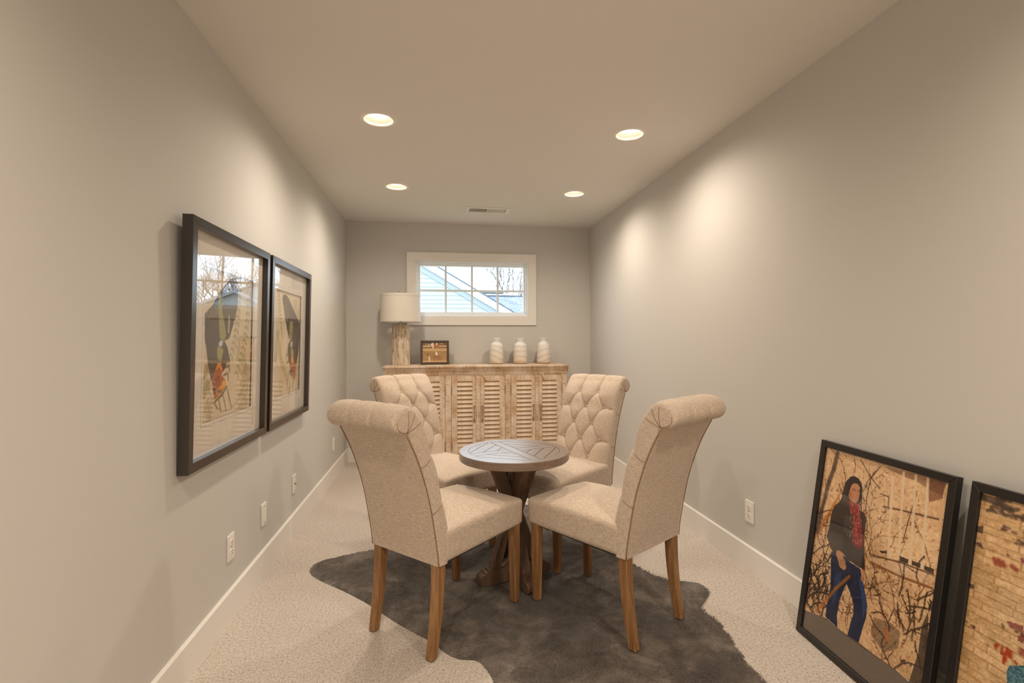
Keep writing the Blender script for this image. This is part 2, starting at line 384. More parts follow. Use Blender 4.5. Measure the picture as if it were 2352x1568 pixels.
# ------------------------------------------------------------------ printing: painted rasters carried as point colours on a flat sheet
def pray(px, py):
    return fwd + rgt*((px-1176)/FPX) - upv*((py-784)/FPX)
class Art:
    def __init__(s, W, H, nx, ny, o=None, a=None, up=None, base=(220, 205, 180)):
        s.W, s.H, s.nx, s.ny = W, H, nx, ny
        s.img = np.ones((ny, nx, 3))*np.array(base)
        s.X, s.Y = np.meshgrid((np.arange(nx)+.5)/nx*W, (np.arange(ny)+.5)/ny*H)
        s.o, s.a, s.up = o, a, up
    def uv(s, px, py):                                   # photo pixel -> sheet metres
        n = s.a.cross(s.up); d = pray(px, py); c = Vector((0, 0, CH)); k = (s.o-c).dot(n)/d.dot(n); p = c+d*k-s.o
        return (p.dot(s.a), p.dot(s.up))
    def fill(s, pts, col, alpha=1., noise=0):
        P = np.array(pts); x0, y0 = P.min(0); x1, y1 = P.max(0)
        i0, i1 = max(0, int(x0/s.W*s.nx)-1), min(s.nx, int(x1/s.W*s.nx)+2); j0, j1 = max(0, int(y0/s.H*s.ny)-1), min(s.ny, int(y1/s.H*s.ny)+2)
        if i1 <= i0 or j1 <= j0: return
        X = s.X[j0:j1, i0:i1]; Y = s.Y[j0:j1, i0:i1]; ins = np.zeros(X.shape, bool); n = len(P)
        for k in range(n):
            (xa, ya), (xb, yb) = P[k], P[(k+1) % n]
            if ya == yb: continue
            c = ((ya > Y) != (yb > Y)) & (X < (xb-xa)*(Y-ya)/(yb-ya)+xa); ins ^= c
        col = np.array(col, float)
        if noise: col = col+RNG.normal(0, noise, X.shape)[..., None]
        sub = s.img[j0:j1, i0:i1]; sub[...] = np.where(ins[..., None], sub*(1-alpha)+col*alpha, sub)
    def stroke(s, pts, wd, col, alpha=1.):
        wd = max(wd, .62*s.W/s.nx)
        for (xa, ya), (xb, yb) in zip(pts[:-1], pts[1:]):
            i0, i1 = max(0, int((min(xa, xb)-wd)/s.W*s.nx)-1), min(s.nx, int((max(xa, xb)+wd)/s.W*s.nx)+2)
            j0, j1 = max(0, int((min(ya, yb)-wd)/s.H*s.ny)-1), min(s.ny, int((max(ya, yb)+wd)/s.H*s.ny)+2)
            if i1 <= i0 or j1 <= j0: continue
            X = s.X[j0:j1, i0:i1]; Y = s.Y[j0:j1, i0:i1]; dx, dy = xb-xa, yb-ya
            t = np.clip(((X-xa)*dx+(Y-ya)*dy)/(dx*dx+dy*dy+1e-12), 0, 1); d = np.hypot(X-xa-t*dx, Y-ya-t*dy)
            k = np.clip(1.5-d/wd, 0, 1)*alpha; sub = s.img[j0:j1, i0:i1]; sub[...] = sub*(1-k[..., None])+np.array(col, float)*k[..., None]
    def mottle(s, amp, cells):
        g = RNG.normal(0, 1, (cells[1]+2, cells[0]+2)); x = np.linspace(0, cells[0], s.nx); y = np.linspace(0, cells[1], s.ny)
        i = x.astype(int); j = y.astype(int); fx = (x-i)[None]; fy = (y-j)[:, None]; J, I = np.meshgrid(j, i, indexing='ij')
        v = g[J, I]*(1-fx)*(1-fy)+g[J, I+1]*fx*(1-fy)+g[J+1, I]*(1-fx)*fy+g[J+1, I+1]*fx*fy
        s.img += (v*amp)[..., None]; return v
    def build(s, name, parent, loc, mat=None):
        nx, ny = s.nx, s.ny; vx, vz = np.meshgrid(np.linspace(0, s.W, nx), np.linspace(0, s.H, ny))
        co = np.stack([vx.ravel(), np.zeros(nx*ny), vz.ravel()], 1)+np.array(loc)
        k = np.arange((ny-1)*(nx-1)); i = k % (nx-1); j = k//(nx-1); a = j*nx+i
        quads = np.stack([a, a+1, a+nx+1, a+nx], 1)
        me = bpy.data.meshes.new(name); me.vertices.add(nx*ny); me.vertices.foreach_set('co', co.ravel().astype(np.float32))
        me.loops.add(4*len(k)); me.loops.foreach_set('vertex_index', quads.ravel().astype(np.int32)); me.polygons.add(len(k))
        me.polygons.foreach_set('loop_start', (np.arange(len(k))*4).astype(np.int32)); me.update(calc_edges=True)
        c = np.clip(s.img, 0, 255)/255; c = np.where(c <= .04045, c/12.92, ((c+.055)/1.055)**2.4)
        at = me.color_attributes.new('print', 'FLOAT_COLOR', 'POINT'); at.data.foreach_set('color', np.concatenate([c.reshape(-1, 3), np.ones((nx*ny, 1))], 1).ravel().astype(np.float32))
        return link(name, me, mat or print_m, parent)
RNG = np.random.default_rng(11)

def rails(t, W, H, fw, D, mat, lip=.004):
    for k in range(4):                                    # mitred mouldings
        if k == 0: q = [(0, H), (fw, H-fw), (W-fw, H-fw), (W, H)]
        if k == 1: q = [(0, 0), (W, 0), (W-fw, fw), (fw, fw)]
        if k == 2: q = [(0, 0), (fw, fw), (fw, H-fw), (0, H)]
        if k == 3: q = [(W, 0), (W, H), (W-fw, H-fw), (W-fw, fw)]
        bmm = bmesh.new(); n = len(q)
        A = [bmm.verts.new((x, 0, z)) for x, z in q]; B = [bmm.verts.new((x, D, z)) for x, z in q]
        bmm.faces.new(A); bmm.faces.new(B[::-1])
        for i in range(n): bmm.faces.new((A[i], B[i], B[(i+1) % n], A[(i+1) % n]))
        bmesh.ops.recalc_face_normals(bmm, faces=bmm.faces[:])
        ee = [e for e in bmm.edges if e.verts[0].co.y < 1e-6 and e.verts[1].co.y < 1e-6]
        bmesh.ops.bevel(bmm, geom=ee, offset=.0014, segments=1, affect='EDGES')
        m = MB(); m.bm(bmm); m.build('frame_rail', mat, t)

# --- two botanical prints hung on the left wall
LEAN = .026
def leafy(A, pts, n, sz, col, alt=True):
    P = resample(pts, n)
    for i in range(n):
        d = P[min(i+1, n-1)]-P[max(i-1, 0)]; d = d/np.linalg.norm(d); nn = np.array([-d[1], d[0]])
        for s in (-1, 1):
            c = P[i]+nn*s*sz*.9+d*sz*.3; e1 = (nn*s*.8+d*.6); e1 /= np.linalg.norm(e1); e2 = np.array([-e1[1], e1[0]])
            A.fill([tuple(c+e1*math.cos(a)*sz+e2*math.sin(a)*sz*.55) for a in np.linspace(0, 2*math.pi, 11)[:-1]], col, .8)
    A.stroke([tuple(p) for p in P], .0012, col, .8)
def fern(A, x, z, sz, ang, col):
    d = np.array([math.cos(ang), math.sin(ang)]); nn = np.array([-d[1], d[0]]); o = np.array([x, z])
    A.stroke([tuple(o-d*sz), tuple(o+d*sz)], .0015, col, .9)
    for k in np.linspace(-.9, .9, 9):
        L = sz*.8*(1-.75*abs(k)) ; p = o+d*sz*k
        for s in (-1, 1): A.stroke([tuple(p), tuple(p+(nn*s*.9+d*.5)*L)], .0028, col, .75)
def hung_print(y0, W, H, label, which):
    t = thing('framed_print', label, 'picture', (XL+.040, y0, .754), 0, 'framed prints hung on the wall', rot=(LEAN, 0, math.pi/2))
    D, fw, rec = .037, .036, .022
    rails(t, W, H, fw, D, bronze_m)
    m = MB(); m.box(fw*.6, W-fw*.6, rec, rec+.002, fw*.6, H-fw*.6); m.build('glass', glass_m, t)
    m = MB(); m.box(fw*.5, W-fw*.5, D-.004, D-.001, fw*.5, H-fw*.5); m.build('backing_board', bronze_m, t)
    ox0 = (W-.51)/2; ox1 = ox0+.51; oz0, oz1 = .158, .158+.606
    mat_m = M('cream_mat_board', rgb(232, 224, 212), .85, spec=.15); bev_m = M('dark_mat_bevel', rgb(84, 66, 54), .8)
    m = MB()
    for a in ((fw*.6, W-fw*.6, oz1, H-fw*.6), (fw*.6, W-fw*.6, fw*.6, oz0), (fw*.6, ox0, oz0, oz1), (ox1, W-fw*.6, oz0, oz1)): m.box(a[0], a[1], rec+.0025, rec+.0045, a[2], a[3])
    mt = m.build('mat_board', mat_m, t)
    m = MB(); g = .014; wl = .0009
    for a in ((ox0-g, ox1+g, oz1+g, oz1+g+wl), (ox0-g, ox1+g, oz0-g-wl, oz0-g), (ox0-g-wl, ox0-g, oz0-g, oz1+g), (ox1+g, ox1+g+wl, oz0-g, oz1+g)): m.box(a[0], a[1], rec+.0022, rec+.0027, a[2], a[3])
    m.build('ruled_line', bev_m, mt)
    m = MB(); e = .003
    for a in ((ox0-e, ox1+e, oz1, oz1+e), (ox0-e, ox1+e, oz0-e, oz0), (ox0-e, ox0, oz0, oz1), (ox1, ox1+e, oz0, oz1)): m.box(a[0], a[1], rec+.0045, rec+.010, a[2], a[3])
    m.build('mat_bevel', bev_m, mt)
    a_ = Vector((0, 1, 0)); up_ = Vector((math.sin(LEAN), 0, math.cos(LEAN))); nrm = a_.cross(up_)
    o_ = Vector((XL+.040, y0, .754))-nrm*(rec+.010)+a_*ox0+up_*oz0
    A = Art(.51, .606, 170, 202, o_, a_, up_, (224, 206, 176)); A.mottle(3, (30, 36))
    if which == 1: q = lambda *P: [A.uv(440+x/4.478, 660+y/4.478) for x, y in P]
    else: q = lambda *P: [A.uv(620+x/4.36, 600+y/4.36) for x, y in P]
    ol = (176, 164, 122); dk = (84, 72, 62); fe = (158, 142, 100)
    if which == 1:
        leafy(A, q((590, -250), (580, 250), (560, 480), (520, 700), (470, 880)), 17, .017, ol)
        leafy(A, q((500, -200), (480, 250), (455, 520), (410, 700)), 14, .017, ol)
        for x, y, s, an in ((545, 770, .045, 2.2), (545, 860, .05, .3), (540, 960, .055, .2), (530, 1070, .06, .15), (525, 1200, .055, .1), (180, 1280, .055, 1.9), (150, 1050, .04, 1.0), (150, 870, .035, .9)):
            c = q((x, y))[0]; fern(A, c[0], c[1], s, an, fe if y > 800 else ol)
        A.stroke(q((180, 1060), (230, 1200), (310, 1270), (400, 1250), (480, 1150), (540, 1000)), .001, (150, 135, 110))
        A.fill(q((138, 540), (137, 300), (142, 270), (215, 185), (300, 40), (400, -90), (450, -100), (480, -40), (475, 180), (460, 260), (430, 380), (390, 520), (355, 545), (340, 545), (375, 630), (385, 700), (400, 750), (365, 760), (350, 820), (330, 860), (240, 880), (205, 970), (190, 900), (165, 740), (150, 600)), dk, 1, 3)
        for k in range(7): A.stroke(q((150+22*k, 330-8*k), (170+26*k, 250-14*k)), .003, (176, 160, 128), .8)
        for k in range(6): A.stroke(q((330+24*k, 330), (360+20*k, 60-20*k)), .003, (120, 108, 90), .7)
        A.fill(q((280, 60), (310, 80), (320, 270), (345, 400), (357, 500), (330, 548), (290, 520), (285, 400), (278, 240)), (160, 154, 96), 1, 4)
        A.fill(q((300, 540), (327, 550), (315, 600), (290, 612), (276, 580)), (206, 208, 214))
        A.fill(q((268, 610), (310, 615), (330, 650), (318, 690), (305, 765), (272, 740), (262, 660)), (166, 158, 92), 1, 4)
        A.fill(q((385, 270), (395, 340), (385, 470), (375, 470), (380, 330)), (200, 186, 148))
        A.fill(q((272, 770), (305, 770), (322, 850), (310, 900), (345, 940), (358, 1010), (322, 1060), (275, 1120), (232, 1150), (225, 1050), (213, 980), (226, 900)), (178, 88, 44), 1, 8)
        A.fill(q((270, 775), (300, 770), (320, 850), (300, 850), (285, 820), (250, 850)), (236, 150, 60)); A.fill(q((320, 960), (355, 950), (358, 1000), (300, 1060), (270, 1110), (255, 1080), (300, 1010)), (238, 164, 62))
        A.fill(q((240, 930), (290, 900), (300, 1000), (250, 1040)), (142, 66, 40)); A.fill(q((265, 1060), (300, 1040), (295, 1070), (265, 1090)), (70, 54, 44)); A.fill(q((215, 1040), (250, 1030), (250, 1080), (228, 1090)), (86, 62, 44))
        A.fill(q((232, 1165), (300, 1100), (365, 1000), (372, 1015), (320, 1110), (235, 1190)), (96, 96, 56))
        for a in (((280, 1150), (300, 1265)), ((325, 1105), (340, 1180), (355, 1262)), ((362, 1030), (385, 1130), (413, 1235)), ((240, 1180), (262, 1240))): A.stroke(q(*a), .004, (112, 108, 74))
        for a in (((350, 820), (385, 800), (392, 860)), ((330, 900), (372, 880), (376, 950)), ((350, 770), (396, 755))): A.stroke(q(*a), .005, (110, 104, 82))
    else:
        leafy(A, q((90, 300), (95, 430), (110, 600), (125, 760)), 13, .012, ol); leafy(A, q((80, 700), (95, 850), (110, 1000), (150, 1100), (170, 1190)), 20, .016, (186, 170, 120))
        for x, y, s, an in ((250, 470, .06, 1.0), (275, 560, .05, 1.2), (110, 1270, .07, 1.5), (235, 1230, .04, 1.6), (270, 1080, .05, 1.4)):
            c = q((x, y))[0]; fern(A, c[0], c[1], s, an, ol)
        A.fill(q((125, 370), (135, 335), (160, 335), (185, 365), (230, 470), (300, 625), (300, 690), (285, 900), (262, 1040), (255, 1160), (245, 1190), (215, 1150), (195, 1110), (205, 1060), (185, 1000), (178, 900), (185, 830), (210, 780), (190, 775), (170, 680), (150, 560)), dk, 1, 3)
        for k in range(7): A.stroke(q((150+6*k, 600-6*k), (150+10*k, 390+25*k)), .004, (140, 130, 100), .6)
        A.fill(q((200, 600), (230, 600), (225, 700), (212, 785), (192, 775), (200, 700)), (164, 158, 98), 1, 4); A.fill(q((210, 800), (228, 810), (220, 860), (205, 850)), (206, 208, 214)); A.fill(q((215, 860), (238, 890), (230, 960), (208, 940)), (166, 158, 92))
        A.fill(q((208, 950), (232, 950), (262, 1050), (255, 1165), (240, 1185), (200, 1120), (205, 1040)), (176, 88, 44), 1, 8); A.fill(q((212, 955), (232, 960), (240, 1010), (215, 1020)), (236, 150, 60)); A.fill(q((205, 1080), (240, 1090), (245, 1150), (215, 1140)), (92, 66, 48)); A.fill(q((222, 1100), (236, 1120), (232, 1160)), (236, 196, 130))
        for a in (((195, 1100), (180, 1180), (168, 1285)), ((215, 1150), (208, 1210), (196, 1275)), ((238, 1185), (228, 1230), (222, 1270)), ((182, 1000), (170, 1020)), ((178, 930), (166, 950))): A.stroke(q(*a), .005, (120, 112, 80))
    A.build('botanical_print', t, (ox0, rec+.010, oz0))
    return t
hung_print(1.921, .824, .926, 'dark framed winged-insect and fern print with the window mirrored in its glass', 1)
hung_print(2.787, .812, .926, 'dark framed winged-insect and fern print hung nearer the sideboard', 2)

# --- poster frames leaning against the right wall
YW, TL = .0527, .1473
a_ = Vector((-math.sin(YW), -math.cos(YW), 0)); bk = Vector((math.cos(YW), -math.sin(YW), 0)); up_ = Vector((0, 0, 1))*math.cos(TL)+bk*math.sin(TL)
def lean_frame(o, label, fn, nx, ny):
    W, H, D, fw, rec = .590, .810, .022, .026, .006
    t = thing('leaning_photo_frame', label, 'picture', o, 0, 'photo frames leaning on the wall', rot=(-TL, 0, -math.pi/2-YW))
    rails(t, W, H, fw, D, black_m)
    m = MB(); m.box(fw*.6, W-fw*.6, rec, rec+.002, fw*.6, H-fw*.6); m.build('glass', glass_m, t)
    m = MB(); m.box(fw*.5, W-fw*.5, D-.004, D-.001, fw*.5, H-fw*.5); m.build('backing_board', slot_m, t)
    n = a_.cross(up_); A = Art(W-2*fw, H-2*fw, nx, ny, Vector(o)+a_*fw+up_*fw+n*(-(rec+.004)), a_, up_)
    fn(A); A.build('photo_print', t, (fw, rec+.004, fw)); return t
def vine(A, x, z, ang, L, wd, col, depth=0):
    p = [(x, z)]; n = max(3, int(L/.012))
    for k in range(n):
        ang += random.gauss(0, .22); x += math.cos(ang)*L/n; z += math.sin(ang)*L/n; p.append((x, z))
        if random.random() < .35: A.stroke([(x, z), (x+random.gauss(0, .006), z+random.gauss(0, .006))], .002, col, .9)
        if depth < 2 and random.random() < .08: vine(A, x, z, ang+random.choice((-1, 1))*random.uniform(.4, .9), L*.45, wd*.65, col, depth+1)
    A.stroke(p, wd, col, .7)
def portrait(A):
    A.img[...] = (240, 198, 152); A.mottle(9, (9, 12)); A.mottle(13, (90, 120)); A.img += RNG.normal(0, 13, A.img.shape[:2])[..., None]
    z2 = lambda *P: [A.uv(1820+x/5.2275, 1000+y/5.2275) for x, y in P]; z3 = lambda *P: [A.uv(1820+x/5.2625, 1270+y/5.2625) for x, y in P]
    W, H = A.W, A.H
    A.fill(z2((860, 350), (1080, 380), (1000, 1300), (880, 1200), (830, 700)), (234, 200, 158), .5, 8)          # pale pier
    A.fill(z2((1080, 360), (1860, 560), (1790, 720), (1640, 650), (1500, 560), (1200, 430)), (120, 80, 56), .55, 18)
    A.fill(z2((1620, 500), (1840, 560), (1800, 760), (1640, 800)), (110, 62, 40), .6, 22)
    A.fill(z2((540, 800), (640, 560), (440, 900), (260, 1180), (270, 1250), (420, 1050)), (206, 122, 46), .75, 14)
    dk = (70, 46, 32)
    for _ in range(420): c = (random.uniform(0, W), random.uniform(.08, H)); A.stroke([c, (c[0]+random.gauss(0, .004), c[1]+random.gauss(0, .006))], random.uniform(.0012, .003), random.choice(((170, 112, 66), (196, 138, 88), (150, 96, 60), (250, 222, 186))), .6)
    A.stroke(z2((545, 215), (500, 400), (440, 560), (400, 720), (350, 900), (300, 1150)), .010, (92, 70, 54), .85)
    for _ in range(7): vine(A, random.uniform(0, .16), random.uniform(0, .2), math.pi/2+random.gauss(0, .15), random.uniform(.4, .7), .002, dk)
    for _ in range(9): vine(A, random.uniform(.22, .52), random.uniform(.05, .5), math.pi/2+random.gauss(0, .3), random.uniform(.2, .5), .0016, (136, 92, 58))
    for a in (((820, 290), (940, 500), (1050, 640)), ((1060, 370), (940, 520), (890, 760), (880, 910)), ((1060, 700), (1160, 740), (1150, 850)), ((1470, 640), (1490, 700), (1440, 860), (1390, 1030), (1330, 1260))): A.stroke(z2(*a), .0018, dk, .8)
    A.stroke(z2((1090, 855), (1300, 895), (1500, 945), (1750, 1005)), .003, (96, 66, 44), .85)
    for a in (((1205, 500), (1150, 1430)), ((1335, 450), (1275, 1470)), ((1482, 480), (1415, 1540)), ((1628, 510), (1555, 1600))): A.stroke(z2(*a), .005, (246, 222, 188), .92)
    A.stroke(z3((950, 20), (1300, 110), (1700, 260)), .003, (100, 70, 46), .8); A.stroke(z3((950, 110), (1300, 280), (1690, 425)), .004, (140, 84, 44), .8)
    A.fill(z3((960, 40), (1690, 270), (1680, 400), (1300, 265), (960, 100)), (236, 200, 164), .6, 8)
    for a in (((1290, 30), (1400, 75), (1395, 130), (1300, 100)), ((1440, 90), (1550, 125), (1545, 180), (1440, 140)), ((1590, 150), (1710, 190), (1705, 250), (1590, 200))): A.fill(z3(*a), (74, 56, 46), 1, 8)
    A.fill(z2((1040, 1380), (1120, 1385), (1135, 1410), (1070, 1415)), (74, 54, 42))
    for _ in range(26):                                                                            # dark growth, lower right and lower left
        c = z3((random.gauss(1400, 140), random.gauss(1000, 260)))[0]; vine(A, c[0], c[1], random.uniform(.6, 2.4), random.uniform(.03, .12), .0028, (74, 54, 38), 1)
    for _ in range(26):
        c = z3((random.gauss(260, 70), random.gauss(450, 190)))[0]; vine(A, c[0], c[1], random.uniform(.9, 2.2), random.uniform(.04, .14), .003, (60, 44, 36), 1)
    A.fill(z3((985, 770), (1200, 850), (1300, 950), (1280, 1150), (1100, 1200), (950, 980), (950, 920)), (86, 66, 50), .45, 18); A.fill(z3((1100, 930), (1150, 900), (1180, 1050), (1120, 1080)), (206, 128, 76), .7, 10)
    A.fill(z3((1560, 880), (1640, 700), (1640, 1568), (1400, 1568), (1520, 1200)), (66, 54, 46), .75, 14)
    A.fill(z3((60, 640), (135, 680), (420, 790), (545, 900), (665, 990), (800, 1080), (1000, 1230), (1250, 1410), (1450, 1590), (1800, 2300), (-200, 2000), (60, 900)), (112, 98, 84), 1, 7)
    # woman: jeans, sweater, scarf, hair, face, hands
    jn = (44, 52, 82)
    A.fill(z3((475, -20), (465, 100), (465, 250), (460, 420), (425, 560), (400, 760), (545, 900), (540, 740), (575, 560), (625, 430), (655, 370), (700, 480), (735, 600), (740, 720), (700, 850), (665, 990), (800, 1080), (850, 900), (890, 780), (905, 640), (880, 480), (850, 330), (820, 190), (700, 110), (640, 40), (580, -20)), jn, 1, 6)
    A.fill(z3((520, 230), (600, 240), (560, 420), (520, 560), (470, 640), (500, 420)), (62, 84, 128), .7, 6); A.fill(z3((800, 300), (850, 340), (885, 560), (890, 680), (850, 800), (840, 560)), (58, 92, 142), .75, 6); A.fill(z3((660, 250), (720, 240), (730, 330), (690, 420), (655, 360)), (30, 32, 52), .8)
    A.stroke(z3((720, 530), (830, 535)), .0012, (90, 90, 120)); A.stroke(z3((690, 280), (520, 430), (420, 560), (300, 680)), .006, (206, 126, 56), .75)
    sw = (62, 52, 46)
    A.fill(z2((560, 800), (500, 850), (465, 960), (440, 1110), (412, 1210), (440, 1290), (470, 1370), (520, 1410), (590, 1400), (640, 1450), (650, 1530))+z3((640, 60), (720, 110), (800, 170), (835, 180), (875, 200), (872, 60))+z2((865, 1400), (855, 1250), (888, 1000), (870, 940), (820, 900), (700, 820), (620, 805)), sw, 1, 4)
    A.fill(z2((620, 1200), (600, 1390), (560, 1390), (600, 1200)), (44, 36, 34), .6); A.stroke(z2((610, 1000), (625, 1200), (600, 1390)), .002, (40, 34, 32))
    A.fill(z2((635, 960), (720, 950), (730, 1100), (720, 1290), (610, 1150), (615, 1040)), (86, 80, 76), .7, 3); A.fill(z2((420, 1140), (625, 1190), (600, 1400), (510, 1395), (440, 1290)), (88, 80, 74), .6, 3); A.fill(z2((850, 950), (888, 1000), (860, 1250), (840, 1250)), (84, 78, 74), .6)
    A.fill(z2((700, 495), (650, 545), (615, 640), (595, 740), (565, 800), (640, 835), (700, 815), (800, 830), (838, 925), (828, 780), (845, 650), (832, 575), (795, 515), (745, 488)), (44, 32, 28), 1, 3)
    A.fill(z2((715, 590), (692, 650), (674, 720), (690, 770), (730, 805), (765, 808), (795, 770), (808, 700), (808, 620), (782, 582), (748, 572)), (214, 148, 104), 1, 3)
    A.fill(z2((672, 720), (690, 650), (715, 700), (712, 780), (690, 770)), (180, 112, 76), .7); A.fill(z2((690, 790), (780, 806), (790, 850), (700, 860)), (150, 92, 66), .8)
    br = (70, 44, 34)
    A.stroke(z2((716, 648), (738, 641), (760, 656)), .0011, br, .85); A.stroke(z2((786, 660), (806, 656)), .0011, br, .85)
    A.stroke(z2((724, 668), (738, 663), (752, 672)), .0008, (46, 32, 28), .9); A.stroke(z2((788, 675), (803, 673)), .0008, (46, 32, 28), .9)
    A.stroke(z2((728, 672), (750, 676)), .0006, (236, 214, 196), .5)
    A.stroke(z2((770, 668), (780, 700), (789, 716)), .0009, (188, 120, 84), .6); A.stroke(z2((766, 724), (786, 722)), .0008, (150, 84, 60), .8)
    A.stroke(z2((736, 742), (758, 755), (784, 754)), .0013, (150, 66, 58), .9); A.stroke(z2((744, 749), (776, 755)), .0007, (240, 222, 210), .9); A.stroke(z2((745, 764), (775, 768)), .0009, (178, 96, 80), .7)
    A.fill(z2((775, 585), (808, 622), (808, 660), (790, 640)), (232, 172, 128), .6); A.fill(z2((700, 700), (725, 720), (735, 790), (705, 775)), (196, 124, 86), .5); A.fill(z2((742, 690), (770, 700), (765, 730), (745, 725)), (226, 150, 112), .6)
    for k in range(16): A.stroke(z2((690-k*6, 520+k*14), (660-k*5, 640+k*4), (600+k*5, 800)), .0006, (74, 54, 46), .5)
    for k in range(8): A.stroke(z2((800+k*4, 530+k*8), (838, 640+k*6), (826, 800+k*10)), .0006, (74, 54, 46), .5)
    sc = (156, 52, 52)
    A.fill(z2((678, 785), (690, 870), (690, 920), (730, 960), (735, 1040), (715, 1160), (725, 1285), (790, 1335), (838, 1348), (845, 1250), (832, 1050), (815, 940), (815, 880), (785, 815), (735, 815)), sc, 1, 16)
    for _ in range(120):
        c = z2((random.uniform(690, 830), random.uniform(810, 1310)))[0]
        if abs(c[0]-z2((770, 1000))[0][0]) < .05: A.stroke([c, (c[0]+random.gauss(0, .002), c[1]+.006)], .0016, random.choice(((206, 120, 108), (216, 160, 140), (120, 34, 36))), .8)
    for k in range(9): c = z2((728+12*k, 1280+6*k))[0]; A.stroke([c, (c[0]+.001, c[1]-.014)], .0014, (140, 50, 50))
    sk = (216, 158, 118)
    A.fill(z2((530, 1385), (565, 1378), (610, 1415), (632, 1450), (600, 1440), (640, 1520))+z3((640, 120), (652, 180), (630, 205), (600, 190), (570, 160), (555, 90), (530, 20)), sk, 1, 3)
    for a in (((575, 90), (590, 150)), ((595, 80), (612, 150)), ((612, 70), (634, 140))): A.stroke(z3(*a), .0014, (150, 96, 70))
    A.fill(z3((830, 178), (865, 210), (874, 300), (862, 356), (835, 335), (822, 292), (848, 262)), sk, 1, 3); A.stroke(z3((828, 300), (862, 300)), .0012, (150, 96, 70)); A.stroke(z3((836, 325), (866, 322)), .0012, (150, 96, 70))
def brickwall(A):
    W, H = A.W, A.H; A.img[...] = (192, 150, 102); bh = .0215; bl = .105; r = 0; z = 0
    while z < H:
        x = -bl*random.random()
        while x < W:
            L = bl*random.uniform(.85, 1.15); u = (x+L/2)/W; v = z/H; f = random.random()
            cream_mix = max(0, 1-abs(u-.62)*1.2)*(1-abs(v-.45)*.8)  # bricks turn a paler cream towards the middle of the print
            c = np.array((216, 172, 118))*(1-cream_mix)+np.array((248, 224, 186))*cream_mix+random.gauss(0, 6)
            if f < .012: c = np.array((160, 92, 72))
            elif v < .22 and u < .35 and f < .6: c = np.array((86, 66, 50))+random.gauss(0, 12)
            elif v > .92 and f < .6: c = np.array((110, 92, 74))
            A.fill([(x+.002, z+.0016), (x+L-.002, z+.0016), (x+L-.002, z+bh-.0016), (x+.002, z+bh-.0016)], c, .9, 9)
            if f > .86:
                for _ in range(5):
                    cx, cz = x+L*random.random(), z+bh*random.uniform(.2, .8); A.stroke([(cx, cz), (cx+random.gauss(0, .01), cz+random.gauss(0, .003))], .0034, (88, 58, 46) if u < .5 else random.choice(((150, 74, 58), (112, 84, 72))), .7)
            x += L
        z += bh; r += 1
    A.mottle(7, (14, 20)); A.mottle(9, (120, 170)); A.mottle(10, (40, 110))
    for _ in range(60): c = (random.uniform(0, W), random.uniform(.93*H, H)); A.stroke([c, (c[0]+random.gauss(0, .015), c[1]+random.gauss(0, .006))], .005, (70, 56, 46), .7)
    q = lambda *P: [A.uv(2120+x/3.2112, 1080+y/3.2112) for x, y in P]
    rd = (176, 60, 26)
    for st in (((586, 1310), (583, 1350), (606, 1356)), ((612, 1362), (626, 1318), (636, 1372)), ((615, 1346), (634, 1350)), ((650, 1335), (648, 1378)), ((555, 1290), (538, 1292), (540, 1310)), ((600, 1380), (596, 1420)), ((600, 1380), (614, 1384)), ((598, 1400), (610, 1402)), ((680, 1410), (690, 1428))): A.stroke(q(*st), .0038, rd, .85)
    for a in (((618, 1105), (740, 1150), (745, 1200), (640, 1160)), ((700, 1215), (745, 1230), (745, 1280), (700, 1260)), ((718, 650), (745, 640), (745, 690), (725, 685))): A.fill(q(*a), (140, 66, 60), .85, 12)
    for st in (((528, 655), (540, 690)), ((560, 665), (570, 700)), ((590, 680), (600, 705)), ((660, 710), (690, 735))): A.stroke(q(*st), .006, (150, 56, 36), .8)
    for a in (((390, 420), (450, 410), (445, 470), (395, 455)), ((380, 530), (430, 535), (455, 590), (410, 560)), ((340, 830), (380, 850), (380, 880), (335, 860))): A.fill(q(*a), (78, 58, 50), .85, 8)
    J = q((620, 1568), (618, 1480), (640, 1440), (745, 1438), (800, 1450))
    A.fill([(J[0][0]+.004, 0)]+J+[(J[-1][0]+.10, J[-1][1]+.01), (J[-1][0]+.16, J[-1][1]-.03), (J[-1][0]+.16, 0)], (64, 108, 124), 1, 16)
    A.stroke([(J[2][0]+.07, 0), (J[2][0]+.075, J[2][1]*.5), (J[2][0]+.09, J[2][1]-.01)], .003, (40, 72, 88), .8)
    for _ in range(30):
        c = q((random.uniform(640, 800), random.uniform(1460, 1640)))[0]; A.stroke([c, (c[0]+random.gauss(0, .01), c[1]+random.gauss(0, .01))], .002, (120, 164, 172), .7)
lean_frame((1.4933, 1.922, .004), 'black leaning frame holding a photo of a woman in red scarf and jeans', portrait, 400, 564)
lean_frame((1.467, 1.294, .004), 'black frame with a photo of a weathered painted brick wall', brickwall, 230, 330)

